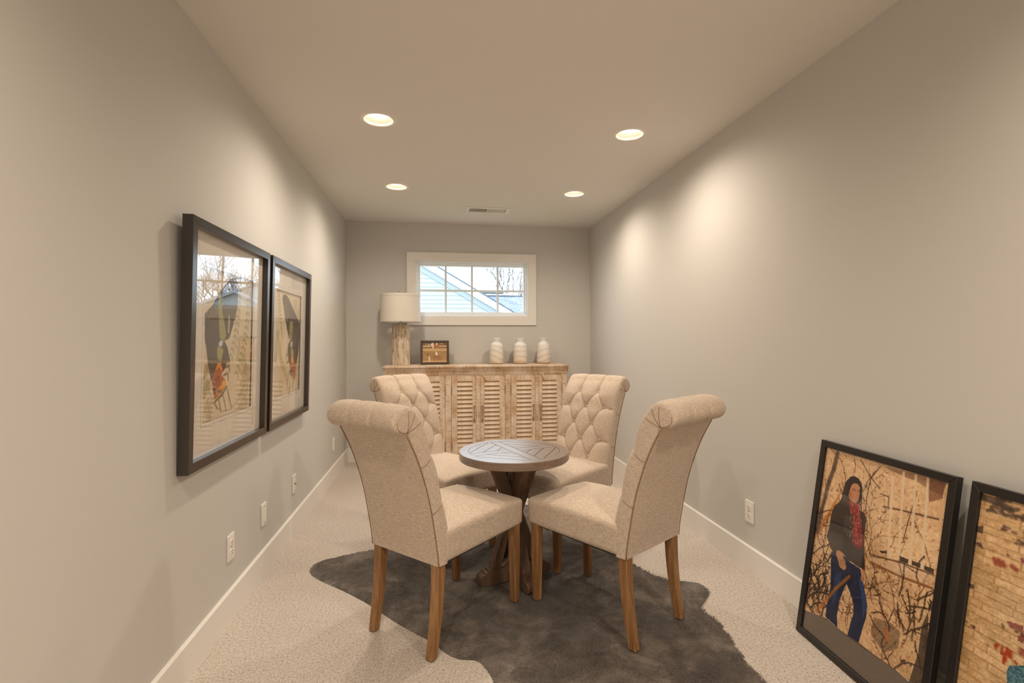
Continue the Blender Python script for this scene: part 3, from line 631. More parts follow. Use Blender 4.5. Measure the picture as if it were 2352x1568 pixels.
# ------------------------------------------------------------------ dining chairs
FE = [(.052, .352), (.052, .42), (.050, .48), (.035, .54), (.02, .60), (.007, .65), (-.003, .70), (-.02, .755), (-.042, .80), (-.055, .847), (-.072, .904), (-.103, .953), (-.127, .979)]
RO = [(-.15, .986), (-.18, .982), (-.205, .966), (-.219, .942), (-.217, .92), (-.206, .903), (-.185, .890), (-.159, .888)]
RE = [(-.155, .884), (-.131, .84), (-.104, .786), (-.073, .706), (-.045, .615), (-.03, .544), (-.016, .468), (-.004, .40), (0, .352)]
def make_backrest(t):
    fr = resample(FE+RO, 112); re_ = resample(RE, 22); P = np.vstack([fr, re_]); n = len(P)
    nf = len(fr)
    tg = np.roll(P, -1, 0)-np.roll(P, 1, 0); tg[0] = P[1]-P[0]; tg[nf-1] = fr[-1]-fr[-2]; tg[nf] = re_[1]-re_[0]; tg[-1] = P[-1]-P[-2]
    tg /= np.linalg.norm(tg, axis=1)[:, None]; N = np.stack([tg[:, 1], -tg[:, 0]], 1)      # outward (front is +y)
    s = np.r_[0, np.cumsum(np.linalg.norm(np.diff(fr, axis=0), axis=1))]
    k979 = int(np.argmin(np.abs(fr[:, 1]-.97)+(fr[:, 0] < -.14)*9)); sz = lambda z: float(np.interp(z, fr[:k979, 1], s[:k979]))
    rows = [(.888, (-.066, .066)), (.797, (-.132, 0, .132)), (.703, (-.066, .066)), (.609, (-.132, 0, .132)), (.512, (-.066, .066))]
    B = [(x, sz(z)) for z, xs_ in rows for x in xs_]; segs = []
    for i in range(4):
        for x in rows[i][1]:
            for x2 in rows[i+1][1]:
                if abs(abs(x-x2)-.066) < .01: segs.append((x, sz(rows[i][0]), x2, sz(rows[i+1][0])))
    for x in (-.066, .066): segs.append((x, sz(.888), x*1.02, s[-1]-.004)); segs.append((x, sz(.512), x*1.05, sz(.42)))
    for z in (.797, .609):
        for sg in (-1, 1): segs.append((.132*sg, sz(z), .21*sg, sz(z-.012)))
    wid = .2; rr = .014
    xs_ = [-wid+rr-rr*math.cos(a) for a in np.linspace(0, math.pi/2, 6)]; mid = np.linspace(-wid+rr, wid-rr, 79)[1:-1]
    X = np.r_[xs_, mid, -np.array(xs_)[::-1]]
    ins = np.zeros(len(X)); 
    for i, x in enumerate(X):
        d = max(0, (abs(x)-(wid-rr))/rr); ins[i] = rr*(1-math.sqrt(max(0, 1-d*d)))
    taper = 1+.0*P[:, 1]
    XX, SS = np.meshgrid(X, s)
    cd_ = np.full(XX.shape, 9.)
    for xa, sa, xb, sb in segs:
        dx, ds = xb-xa, sb-sa; tt = np.clip(((XX-xa)*dx+(SS-sa)*ds)/(dx*dx+ds*ds), 0, 1); cd_ = np.minimum(cd_, np.hypot(XX-xa-tt*dx, SS-sa-tt*ds))
    bd = np.full(XX.shape, 9.)
    for x, q in B: bd = np.minimum(bd, np.hypot(XX-x, SS-q))
    edge = np.clip(1-np.abs(XX/wid)**5, 0, 1)
    top = np.clip((sz(.94)+.02-SS)/.10, 0, 1); low = np.clip((SS-sz(.40))/.08, 0, 1)
    puff = (.010+.032*top*low)*edge
    dep = (-.010*np.exp(-(cd_/.0055)**1.3)-.004*np.exp(-cd_/.018))*np.clip(edge*1.6+.12, 0, 1)-.019*np.exp(-(bd/.024)**1.3)
    ex = np.clip((s[-1]-SS)/.02, 0, 1)
    disp = puff*np.clip((s[-1]-.05-SS)/.08, 0, 1)+dep*ex
    V = []; nx = len(X)
    for i in range(n):
        for j in range(nx):
            d = (disp[i, j] if i < nf else .004*math.sin(math.pi*min(1, (i-nf)/(n-nf)))*edge[0, j])-ins[j]
            V.append((X[j], P[i, 0]+N[i, 0]*d, P[i, 1]+N[i, 1]*d))
    F = []
    for i in range(n):
        i2 = (i+1) % n
        for j in range(nx-1): F.append((i*nx+j, i*nx+j+1, i2*nx+j+1, i2*nx+j))
    F.append(tuple(i*nx for i in range(n))); F.append(tuple(i*nx+nx-1 for i in range(n))[::-1])
    bm = bmesh.new(); vs_ = [bm.verts.new(v) for v in V]
    for f in F: bm.faces.new([vs_[k] for k in f])
    bmesh.ops.triangulate(bm, faces=[f for f in bm.faces if len(f.verts) > 4]); bmesh.ops.recalc_face_normals(bm, faces=bm.faces[:])
    me = bpy.data.meshes.new('backrest'); bm.to_mesh(me); bm.free()
    br = link('backrest', me, fabric_m, t, 50)
    # buttons
    m = MB(); m.lathe([(0, .0048), (.005, .0044), (.0085, .0026), (.0098, 0), (.0085, -.004)], 12, cap0=False); bme = None
    for x, q in B:
        i = int(np.argmin(np.abs(s-q))); j = int(np.argmin(np.abs(X-x))); d = disp[i, j]+.006
        p = Vector((x, P[i, 0]+N[i, 0]*d, P[i, 1]+N[i, 1]*d)); R = Vector((0, N[i, 0], N[i, 1])).to_track_quat('Z', 'Y')
        if bme is None: o = m.build('button', fabric_m, br, 60); bme = o.data
        else: o = bpy.data.objects.new('button', bme); COL.objects.link(o); o.parent = br
        o.location = p; o.rotation_mode = 'QUATERNION'; o.rotation_quaternion = R
    # seams: rear panel edges, pleats across the sides and fanned over the roll ends
    for sg in (-1, 1):
        m = MB(); xw = sg*.1965
        m.tube([(xw, y-.0005, z) for y, z in re_], .0022, 6)
        m.build('rear_welt', welt_m, br, 'all')
        xs2 = sg*.2004
        for z in (.785, .597):
            f_ = np.array([np.interp(z, [p[1] for p in FE], [p[0] for p in FE]), z]); r_ = np.array([np.interp(z-.03, [p[1] for p in RE][::-1], [p[0] for p in RE][::-1]), z-.03])
            m = MB(); m.tube([(xs2, *(f_*(1-k)+r_*k-np.array([0, .008*math.sin(math.pi*k)]))) for k in np.linspace(.14, .97, 7)], .0011, 5); m.build('side_pleat', welt_m, br, 'all')
        c0 = np.array((-.158, .892))
        for e in ((-.088, .925), (-.118, .962), (-.152, .972)): m = MB(); m.tube([(xs2, *(c0*(1-k)+np.array(e)*k+np.array([.006, 0])*math.sin(math.pi*k))) for k in np.linspace(.02, .97, 7)], .0011, 5); m.build('roll_pleat', welt_m, br, 'all')
        m = MB(); m.tube([(xs2, y, z) for y, z in ((-.160, .893), (-.178, .897), (-.194, .907), (-.203, .922), (-.203, .938))], .0011, 5)
        m.build('roll_pleat', welt_m, br, 'all')
def make_chair():
    t = thing('dining_chair', '', 'chair', (0, 0, 0), 0, 'tufted dining chairs around the round table')
    make_backrest(t)
    hx, hy, hz = .2125, .263, .066; v, f = rbox(hx, hy, hz, .022, 18); V = []
    for x, y, z in v:
        u, q = x/hx, y/hy; k = (z+hz)/(2*hz)
        V.append((x*(.955+.045*(q+1)/2)*(1-.012*(1-k)), y+.29+.004*k*(q > .9), z+.352+hz+.030*max(0, 1-u*u)*max(0, 1-q*q*.9)*k**2-.010*k*(q > 0)*q*q))
    se = mesh_obj('seat', V, f, fabric_m, t, 'all')
    for sg in (-1, 1): m = MB(); m.tube([(sg*.2045, .5455, .366), (sg*.2055, .547, .42), (sg*.2035, .5455, .466)], .0011, 5); m.build('corner_seam', welt_m, se, 'all')
    m = MB(); m.box(-.185, .185, .05, .52, .346, .356); m.build('dust_cover', slot_m, se)
    def leg(pts, sec, x):
        m = MB(); V = []; n = len(pts); c = .22
        for (y, z), h in zip(pts, sec):
            for a, b_ in ((-1, -1+c), (-1+c, -1), (1-c, -1), (1, -1+c), (1, 1-c), (1-c, 1), (-1+c, 1), (-1, 1-c)): V.append((x+a*h, y+b_*h, z))
        F = [(i*8+k, i*8+(k+1) % 8, (i+1)*8+(k+1) % 8, (i+1)*8+k) for i in range(n-1) for k in range(8)]+[tuple(range(8))[::-1], tuple((n-1)*8+k for k in range(8))]
        m.add(V, F); m.build('leg', legwood_m, t, 30)
    for sg in (-1, 1):
        leg([(.512, .001), (.512, .18), (.512, .366)], [.0165, .0195, .0225], sg*.184)
        R_ = resample([(-.018, .001), (-.006, .07), (.006, .14), (.016, .22), (.021, .30), (.023, .366)], 12); leg([tuple(p) for p in R_], list(np.linspace(.0175, .0225, 12)), sg*.170)
    return t
CHAIRS = [((-.137, 2.086), .797, 'beige tufted rolled-back chair with its back toward the blank wall plate and hung prints'),
          ((.894, 1.992), 2.151, 'beige tufted rolled-back chair nearest the leaning photo of the woman'),
          ((-.145, 3.255), -.90, 'beige tufted rolled-back chair between the round table and the table lamp'),
          ((.905, 3.035), -2.47, 'beige tufted rolled-back chair at the round table on the side of the three vases')]
ch0 = make_chair()
for i, ((x, y), th, lab) in enumerate(CHAIRS):
    c = ch0 if i == 0 else copy_tree(ch0)
    c['label'] = lab; c.location = (x, y, .006 if i == 0 else .0115); c.rotation_euler = (.009 if i == 0 else 0, 0, th-math.pi/2)   # the first stands half off the rug

# ------------------------------------------------------------------ round table
def clip(poly, nx_, ny_, d):                                  # keep the side n.p <= d
    out = []
    for i in range(len(poly)):
        p, q = poly[i], poly[(i+1) % len(poly)]; a = nx_*p[0]+ny_*p[1]-d; b_ = nx_*q[0]+ny_*q[1]-d
        if a <= 0: out.append(p)
        if a*b_ < 0: k = a/(a-b_); out.append((p[0]+(q[0]-p[0])*k, p[1]+(q[1]-p[1])*k))
    return out
TC, TZ, TR = (.386, 2.552), .652, .282
tab = thing('round_table', 'small round grey-brown wooden table with a crossed pedestal base', 'table', (*TC, .0125))
top = TZ
m = MB(); m.lathe([(.2335, top-.040), (TR-.004, top-.040), (TR, top-.036), (TR, top-.003), (TR-.003, top), (.2335, top)], 96, cap0=False, cap1=False); m.lathe([(.2335, top), (.2335, top-.040)], 96, cap0=False, cap1=False)
rim = m.build('table_rim', table_m, tab, 30)
m = MB(); m.lathe([(.0, top-.041), (.234, top-.041), (.234, top-.012), (0, top-.012)], 64, cap0=False, cap1=False); m.build('top_panel', table_m, tab)
BA = math.radians(18.7); G = .0017
circ = [(.2318*math.cos(2*math.pi*k/96), .2318*math.sin(2*math.pi*k/96)) for k in range(96)]
def plank(poly, ang):
    if len(poly) < 3: return
    c, s_ = math.cos(-ang), math.sin(-ang)
    P = [(x*c-y*s_, x*s_+y*c) for x, y in poly]
    m = MB(); m.prism(P, 2, top-.014, top-.0004); o = m.build('plank', table_m, tab); o.rotation_euler = (0, 0, ang)
e1 = (math.cos(BA), math.sin(BA)); e2 = (-math.sin(BA), math.cos(BA)); hb = .0262
band = clip(clip(circ, *e1, hb-G), -e1[0], -e1[1], hb-G); plank(band, BA+math.pi/2)      # unbroken band
for sg in (-1, 1):
    p_ = clip(clip(circ, *e2, hb-G), -e2[0], -e2[1], hb-G); p_ = clip(p_, -sg*e1[0], -sg*e1[1], -hb-G); plank(p_, BA)
for s1 in (-1, 1):
    for s2 in (-1, 1):
        q = clip(clip(circ, -s1*e1[0], -s1*e1[1], -hb-G), -s2*e2[0], -s2*e2[1], -hb-G)
        bx_, by_ = (s1*e1[0]+s2*e2[0])/2**.5, (s1*e1[1]+s2*e2[1])/2**.5
        cuts = [0, .078, .133, .192, .4]
        for a, b_ in zip(cuts[:-1], cuts[1:]): plank(clip(clip(q, bx_, by_, b_-G), -bx_, -by_, -a-G), math.atan2(by_, bx_)+math.pi/2)
FA = math.radians(18)
def rotm(a): return Matrix.Rotation(a, 4, 'Z')
for k in range(4):                                            # feet, lower braces, upper braces, fillets
    R = rotm(FA+k*math.pi/2)
    m = MB(); hw = .029
    pr = [(0, 0), (.186, 0), (.196, .006), (.199, .018), (.199, .030), (.196, .042), (.187, .051), (.172, .054), (.172, .062), (.152, .062), (.152, .071), (.0, .071)]
    m.prism(pr, 1, -hw, hw); m.xf(R); m.build('foot', tablez_m, tab)
    m = MB(); w2 = .024; m.prism([(.138, .071), (.088, .071), (.010, .345), (.010, .42)][:2]+[(.012, .330), (.036, .345)], 1, -w2, w2); m.xf(R); m.build('lower_brace', tablez_m, tab)
    m = MB(); m.prism([(.012, .318), (.036, .333), (.126, .560), (.126, .612), (.080, .612), (.012, .42)], 1, -w2, w2); m.xf(R); m.build('upper_brace', tablez_m, tab)
    m = MB(); arc = [(.030+.062*(1-math.cos(a)), .071+.05*(1-math.sin(a))) for a in np.linspace(0, math.pi/2, 7)]; m.prism([(.012, .071), (.092, .071)]+[(x, z) for x, z in arc[::-1]]+[(.012, .13)], 1, -.012, .012); m.xf(R); m.build('curved_fillet', tablez_m, tab)
m = MB(); m.cbox(-.024, .024, -.024, .024, .02, .612, .002); m.xf(rotm(FA)); m.build('post', tablez_m, tab)
for k in range(2):
    m = MB(); m.cbox(-.16, .16, -.026, .026, .590, .612, .002); m.xf(rotm(FA+k*math.pi/2)); m.build('top_cleat', tablez_m, tab)

# ------------------------------------------------------------------ hide rug
RUG = [(-.69, 2.85), (-.675, 2.77), (-.60, 2.68), (-.49, 2.585), (-.33, 2.42), (-.2, 2.25), (-.09, 2.13), (-.02, 2.06), (.03, 1.975), (.09, 1.93), (.145, 1.93), (.18, 1.86), (.2, 1.77), (.19, 1.62), (.14, 1.45), (.10, 1.25), (.16, 1.08), (.34, 1.0), (.6, .98), (.86, 1.0), (1.04, 1.08), (1.12, 1.25), (1.13, 1.45), (1.15, 1.64), (1.155, 1.72), (1.16, 1.80), (1.185, 1.92), (1.205, 2.03), (1.18, 2.10), (1.185, 2.15), (1.275, 2.23), (1.315, 2.31), (1.295, 2.375), (1.21, 2.40), (1.12, 2.44), (1.08, 2.52), (1.05, 2.6), (1.02, 2.75), (1.03, 2.95), (1.12, 3.15), (1.10, 3.35), (.98, 3.42), (.90, 3.55), (.72, 3.66), (.5, 3.68), (.28, 3.66), (.1, 3.55), (.0, 3.38), (-.1, 3.2), (-.25, 3.08), (-.42, 3.01), (-.56, 2.96), (-.66, 2.92)]
rugm = M('grey_faux_hide', rgb(92, 84, 78), .85, spec=.15)
v_ = rugm.co(); a1 = rugm.noise(v_, 3.2, 4, .6, .9); a2 = rugm.noise(v_, 11, 4, .6, .5); a3 = rugm.noise(v_, 160, 3, .6)
f_ = rugm.math('ADD', rugm.math('MULTIPLY', a1, .62), rugm.math('MULTIPLY', a2, .38))
rugm.col(rugm.mix(.35, rugm.ramp(f_, [(.38, rgb(58, 52, 48)), (.5, rgb(90, 83, 77)), (.60, rgb(134, 124, 114))]), rugm.ramp(a3, [(.35, rgb(62, 54, 48)), (.65, rgb(126, 116, 108))])))
rugm.bump(a2, .3, .01)
rugm.b.inputs['Sheen Weight'].default_value = .55; rugm.b.inputs['Sheen Roughness'].default_value = .4
rp = np.array(RUG+RUG[:1]); 
for _ in range(3):
    q = .75*rp[:-1]+.25*rp[1:]; r = .25*rp[:-1]+.75*rp[1:]; mid = np.empty((2*len(q), 2)); mid[0::2] = q; mid[1::2] = r; rp = np.vstack([mid, mid[:1]])
d_ = np.r_[0, np.cumsum(np.linalg.norm(np.diff(rp, axis=0), axis=1))]; tt = np.linspace(0, d_[-1], 361)[:-1]; rp = np.stack([np.interp(tt, d_, rp[:, k]) for k in range(2)], 1)
h = .012; gx = np.arange(-.75, 1.4, h); gy = np.arange(.9, 3.75, h); GXX, GYY = np.meshgrid(gx, gy)
def inside(X, Y):
    ins = np.zeros(X.shape, bool); n = len(rp)
    for k in range(n):
        (xa, ya), (xb, yb) = rp[k], rp[(k+1) % n]
        if ya == yb: continue
        ins ^= ((ya > Y) != (yb > Y)) & (X < (xb-xa)*(Y-ya)/(yb-ya)+xa)
    return ins
def edist(X, Y):
    out = np.full(X.shape, 9.)
    for k in range(len(rp)): out = np.minimum(out, np.hypot(X-rp[k, 0], Y-rp[k, 1]))
    return out
def smoothnoise(X, Y, sc, seed):
    g = np.random.default_rng(seed).normal(0, 1, (80, 80)); x = (X+2)/sc; y = (Y+1)/sc; i = np.floor(x).astype(int) % 78; j = np.floor(y).astype(int) % 78; fx = x-np.floor(x); fy = y-np.floor(y); fx = fx*fx*(3-2*fx); fy = fy*fy*(3-2*fy)
    return g[j, i]*(1-fx)*(1-fy)+g[j, i+1]*fx*(1-fy)+g[j+1, i]*(1-fx)*fy+g[j+1, i+1]*fx*fy
def rugz(X, Y, ed_): return .0055*np.clip(ed_/.02, 0, 1)**.5+.0006*smoothnoise(X, Y, .11, 3)*np.clip(ed_/.04, 0, 1)
I_ = inside(GXX, GYY); E_ = edist(GXX, GYY)
bm = bmesh.new(); vid = {}
Z_ = rugz(GXX, GYY, E_)
for j, i in zip(*np.nonzero(I_ & (E_ > h*.5))): vid[j, i] = bm.verts.new((GXX[j, i], GYY[j, i], Z_[j, i]))
for (j, i), v in list(vid.items()):
    k = [(j, i), (j, i+1), (j+1, i+1), (j+1, i)]
    if all(q in vid for q in k): bm.faces.new([vid[q] for q in k])
be = [e for e in bm.edges if e.is_boundary]
ex = bmesh.ops.extrude_edge_only(bm, edges=be)
for g_ in ex['geom']:
    if isinstance(g_, bmesh.types.BMVert):
        k = int(np.argmin(np.hypot(rp[:, 0]-g_.co.x, rp[:, 1]-g_.co.y))); g_.co = (rp[k, 0], rp[k, 1], .001)
loose = [v for v in bm.verts if not v.link_faces]; bmesh.ops.delete(bm, geom=loose, context='VERTS')
me = bpy.data.meshes.new('hide_rug'); bm.to_mesh(me); bm.free()
rug = thing('hide_rug', 'dark grey faux-fur rug in a cowhide outline under the chairs and table', 'rug', (0, 0, 0))
link('backing', me, rugm, rug, 'all')
n_f = 190000; RX = RNG.uniform(-.72, 1.34, n_f*2); RY = RNG.uniform(.95, 3.72, n_f*2)
gi = np.clip(((RX+.75)/h).astype(int), 0, len(gx)-1); gj = np.clip(((RY-.9)/h).astype(int), 0, len(gy)-1); keep = I_[gj, gi]; RX, RY = RX[keep], RY[keep]; EE = E_[gj, gi][keep]
keep = EE > .003; RX, RY, EE = RX[keep], RY[keep], EE[keep]; RZ = rugz(RX, RY, EE)-.002
an = 2.2*smoothnoise(RX, RY, .16, 5)+.5*smoothnoise(RX, RY, .05, 6)+RNG.normal(0, .35, len(RX)); L = RNG.uniform(.010, .017, len(RX)); wb = .0011
dx, dy = np.cos(an), np.sin(an); lift = RNG.uniform(.2, .48, len(RX))
b0 = np.stack([RX-dy*wb, RY+dx*wb, RZ], 1); b1 = np.stack([RX+dy*wb, RY-dx*wb, RZ], 1); tp = np.stack([RX+dx*L*.9, RY+dy*L*.9, RZ+L*lift], 1)
nfv = len(RX); co = np.stack([b0, b1, tp], 1).reshape(-1, 3)
me = bpy.data.meshes.new('fur'); me.vertices.add(3*nfv); me.vertices.foreach_set('co', co.ravel().astype(np.float32)); me.loops.add(3*nfv); me.loops.foreach_set('vertex_index', np.arange(3*nfv, dtype=np.int32)); me.polygons.add(nfv); me.polygons.foreach_set('loop_start', np.arange(0, 3*nfv, 3, dtype=np.int32)); me.update(calc_edges=True)
tag(link('fur', me, rugm, rug), kind='stuff')

# ------------------------------------------------------------------ louvred sideboard
SX, SY, ST = .387, 5.05, .985
sb = thing('sideboard', 'long whitewashed wooden sideboard with six louvred doors', 'sideboard', (SX, SY, 0))
L_ = lambda x: x-SX
FY = 4.853-SY; BY = 5.245-SY
m = MB(); m.cbox(L_(-.512), L_(1.284), 4.819-SY, BY+.004, ST-.020, ST, .006, 2); m.build('top', wash_x, sb)
pr = [(FY, .900), (FY-.004, .900), (FY-.006, .912), (FY-.020, .950), (FY-.022, ST-.020), (FY+.02, ST-.020), (FY+.02, .900)]
m = MB(); m.prism(pr, 0, L_(-.506), L_(1.278)); m.build('cornice', wash_x, sb)
for x0, x1 in ((-.497, -.475), (1.247, 1.269)):
    m = MB(); m.cbox(L_(x0), L_(x1), FY+.018, BY, 0, ST-.020, .002); m.build('side_panel', wash_z, sb)
m = MB(); m.box(L_(-.475), L_(1.247), BY-.012, BY, .06, ST-.02); m.build('back_panel', wash_x, sb)
m = MB(); m.box(L_(-.475), L_(1.247), FY+.018, BY-.012, .09, .108); m.build('bottom_panel', wash_x, sb)
STI = [(-.497, -.444), (.070, .129), (.650, .705), (1.217, 1.269)]
for x0, x1 in STI: m = MB(); m.cbox(L_(x0), L_(x1), FY, FY+.02, 0, .900, .002); m.build('stile', wash_z, sb)
for (x0, x1) in ((-.444, .070), (.129, .650), (.705, 1.217)):
    m = MB(); m.cbox(L_(x0), L_(x1), FY+.001, FY+.02, .885, .900, .001); m.build('top_rail', wash_x, sb)
    m = MB(); m.cbox(L_(x0), L_(x1), FY+.001, FY+.02, .070, .119, .001); m.build('bottom_rail', wash_x, sb)
DOORS = [(-.442, -.197, 0), (-.163, .068, 1), (.131, .364, 0), (.409, .648, 1), (.707, .946, 0), (.985, 1.215, 1)]
ctr_m = wash_z
for a, b_ in ((-.1955, -.1645), (.3655, .4075), (.9475, .9835)):
    m = MB(); m.cbox(L_(a), L_(b_), FY-.003, FY+.016, .121, .883, .003); m.build('centre_strip', ctr_m, sb)
LW = .145; LZ0, LZ1 = .205, .832; NS = 15
m = MB(); m.cbox(-LW/2-.002, LW/2+.002, -.0035, .0035, -.0255, .0255, .0015); m.xf(Matrix.Rotation(math.radians(-24), 4, 'X')); SLAT = None
iron_m = M('aged_iron', rgb(176, 150, 124), .5, .6)
for di, (x0, x1, side) in enumerate(DOORS):
    d = bpy.data.objects.new('door', None); COL.objects.link(d); d.parent = sb; d.location = (L_((x0+x1)/2), FY, 0)
    hw = (x1-x0)/2; lc = (.009 if side == 0 else -.009); l0, l1 = lc-LW/2, lc+LW/2
    for a, b2, z0, z1, mt in ((-hw, l0, .121, .883, wash_z), (l1, hw, .121, .883, wash_z), (l0, l1, LZ1, .883, wash_x), (l0, l1, .121, LZ0, wash_x)):
        m2 = MB(); m2.cbox(a, b2, -.002, .018, z0, z1, .0015); m2.build('door_rail' if mt is wash_x else 'door_stile', mt, d)
    for k in range(NS):
        z = LZ0+(LZ1-LZ0)*(k+.5)/NS
        if SLAT is None: o = m.build('slat', wash_x, d); SLAT = o.data
        else: o = bpy.data.objects.new('slat', SLAT); COL.objects.link(o); o.parent = d
        o.location = (lc, .007, z)
    hx_ = (hw-.0165) if side == 0 else -(hw-.0165)
    m2 = MB(); m2.tube([(hx_, -.002, .455), (hx_, -.014, .462), (hx_, -.020, .49), (hx_, -.021, .515), (hx_, -.020, .54), (hx_, -.014, .568), (hx_, -.002, .575)], [.006, .005, .0042, .0052, .0042, .005, .006], 8); m2.build('handle', iron_m, d, 'all')
    for zc in (.448, .582):
        m2 = MB(); v, f = rbox(.011, .004, .016, .0035, 5); m2.add([(x+hx_, y-.004, z+zc) for x, y, z in v], f); m2.build('rosette', iron_m, d, 'all')
    ox_ = (-hw-.001) if side == 0 else (hw+.001)
    for zc in (.745, .215): m2 = MB(); m2.cbox(ox_-.006, ox_+.006, -.005, .001, zc-.042, zc+.042, .001); m2.build('hinge', iron_m, d)
for x in (-.123, .440, 1.019):
    m2 = MB(); P_ = [(.013*math.cos(a), .013*math.sin(a)) for a in np.linspace(.55, math.pi+.1, 9)]+[(.022, -.052), (.030, -.060)]
    m2.prism(P_, 1, FY-.013, FY-.005); m2.prism([(.003*math.cos(k*math.pi/4), .003*math.sin(k*math.pi/4)) for k in range(8)], 1, FY-.0145, FY-.0125)
    m2 = MB(); m2.prism(P_, 1, FY-.011, FY-.0035); lt = m2.build('turn_latch', wash_z, sb); lt.location = (L_(x), 0, .893)
    m2 = MB(); m2.prism([(.0034*math.cos(k*math.pi/4), .001+.0034*math.sin(k*math.pi/4)) for k in range(8)], 1, FY-.013, FY-.0105); m2.build('latch_screw', slot_m, lt)

# ------------------------------------------------------------------ table lamp
lx, ly = -.360, 5.04
lamp = thing('table_lamp', 'table lamp with a whitewashed log base and white drum shade on the sideboard', 'lamp', (lx, ly, ST))
m = MB(); seg, nz = 56, 60; V = []; rg = np.random.default_rng(4)
ph = rg.uniform(0, 6.28, 14)
for j in range(nz+1):
    z = .392*j/nz
    for k in range(seg):
        a = 2*math.pi*k/seg; wob = a+.18*math.sin(9*z+ph[0])+.1*math.sin(23*z+ph[1])
        r = .0835+.003*math.cos(2*a+ph[2])+.0022*math.sin(7*wob+ph[3])+.0018*math.sin(13*wob+ph[4])+.0012*math.sin(22*wob+ph[5])+.003*math.cos(8*z)
        da = (a+1.75+math.pi) % (2*math.pi)-math.pi; kn = math.hypot(da*.083, z-.292)
        r += .006*math.exp(-(kn/.022)**2)-.010*math.exp(-(kn/.007)**2)
        if z > .38: r -= (z-.38)*.25
        V.append((r*math.cos(a), r*math.sin(a), z))
F = [(i*seg+k, i*seg+(k+1) % seg, (i+1)*seg+(k+1) % seg, (i+1)*seg+k) for i in range(nz) for k in range(seg)]+[tuple(range(seg))[::-1], tuple(nz*seg+k for k in range(seg))]
log_m = M('whitewashed_log', rgb(200, 184, 162), .75, spec=.2)
g1 = log_m.noise(log_m.co((1, 1, .12)), 42, 5, .65, 1.0); g2 = log_m.noise(log_m.co(), 14, 4, .6)
log_m.col(log_m.mix(.3, log_m.ramp(g1, [(.34, rgb(120, 92, 66)), (.46, rgb(196, 174, 146)), (.62, rgb(226, 214, 196))]), log_m.ramp(g2, [(.35, rgb(150, 128, 100)), (.65, rgb(220, 208, 190))]))); log_m.bump(g1, .7, .006)
mesh_obj('log_base', V, F, log_m, lamp, 40)
m = MB(); m.lathe([(.012, .390), (.012, .398), (.0065, .400), (.0065, .46), (.011, .462), (.011, .50)], 20); m.build('stem', metal_m, lamp, 40)
m = MB(); m.tube([(-.03, 0, .47), (-.055, 0, .53), (-.05, 0, .62), (0, 0, .672)], .0022, 6); m.tube([(.03, 0, .47), (.055, 0, .53), (.05, 0, .62), (0, 0, .672)], .0022, 6); m.box(-.032, .032, -.006, .006, .466, .471); m.build('harp', metal_m, lamp)
m = MB(); m.lathe([(.0, .50), (.02, .505), (.028, .54), (.024, .575), (.012, .60), (0, .605)], 20, cap0=False, cap1=False); m.build('bulb', vinyl_m, lamp, 60)
shade_m = bpy.data.materials.new('white_linen_shade'); shade_m.use_nodes = True; t_ = shade_m.node_tree
pb = t_.nodes['Principled BSDF']; pb.inputs['Base Color'].default_value = (*rgb(240, 234, 224), 1); pb.inputs['Roughness'].default_value = .9
tl_ = t_.nodes.new('ShaderNodeBsdfTranslucent'); tl_.inputs[0].default_value = (*rgb(240, 232, 220), 1); mx_ = t_.nodes.new('ShaderNodeMixShader'); mx_.inputs[0].default_value = .3
t_.links.new(pb.outputs[0], mx_.inputs[1]); t_.links.new(tl_.outputs[0], mx_.inputs[2]); t_.links.new(mx_.outputs[0], t_.nodes['Material Output'].inputs[0])
rA, rB, zA, zB = .196, .188, .424, .694
m = MB(); m.lathe([(rA, zA), (rB, zB), (rB-.0015, zB), (rA-.0015, zA), (rA, zA)], 72, cap0=False, cap1=False); sh = m.build('shade', shade_m, lamp, 60)
for z0, z1 in ((zA-.001, zA+.024), (zB-.024, zB+.001)):
    f_ = lambda z: rA+(rB-rA)*(z-zA)/(zB-zA)
    m = MB(); m.lathe([(f_(z0)-.0005, z0), (f_(z0)+.0022, z0+.001), (f_(z1)+.0022, z1-.001), (f_(z1)-.0005, z1)], 72, cap0=False, cap1=False); m.build('shade_band', shade_m, sh, 60)
m = MB()
for k in range(3):
    a = k*2*math.pi/3; m.tube([(0, 0, .672), (.186*math.cos(a), .186*math.sin(a), .690)], .0018, 6)
m.build('shade_spider', metal_m, lamp)
m = MB(); m.tube([(0, 0, .670), (0, 0, .698)], .004, 8); m.tube([(.014*math.cos(a), 0, .713+.015*math.sin(a)) for a in np.linspace(-math.pi/2, 1.5*math.pi, 17)], .0045, 8); m.build('finial', metal_m, lamp, 'all')

# ------------------------------------------------------------------ beaded photo frame
pf = thing('small_photo_frame', 'dark beaded frame with a sepia horse riding photo on the sideboard', 'photo frame', (-.170, 5.075, ST+.001), 0, rot=(-.16, 0, .03))
W, H, fw = .283, .243, .021
rails(pf, W, H, fw, .014, M('dark_walnut_bead', rgb(58, 42, 34), .4))
bead_m = M('bead_bronze', rgb(126, 104, 88), .3, .4); m = MB()
def bead(x, z):
    v = [(x, -.004, z)]+[(x+.0036*math.cos(k*math.pi/3), -.0004, z+.0036*math.sin(k*math.pi/3)) for k in range(6)]; m.add(v, [(0, 1+(k+1) % 6, 1+k) for k in range(6)])
n1 = 29; n2 = 25
for k in range(n1): x = .010+(W-.02)*k/(n1-1); bead(x, .0105); bead(x, H-.0105)
for k in range(1, n2): z = .010+(H-.02)*k/n2; bead(.0105, z); bead(W-.0105, z)
tag(m.build('beading', bead_m, pf, 60), kind='stuff')
m = MB(); m.box(fw*.6, W-fw*.6, .003, .0045, fw*.6, H-fw*.6); m.build('glass', glass_m, pf)
m = MB(); m.box(.01, W-.01, .009, .012, .01, H-.01); m.build('backing_board', slot_m, pf)
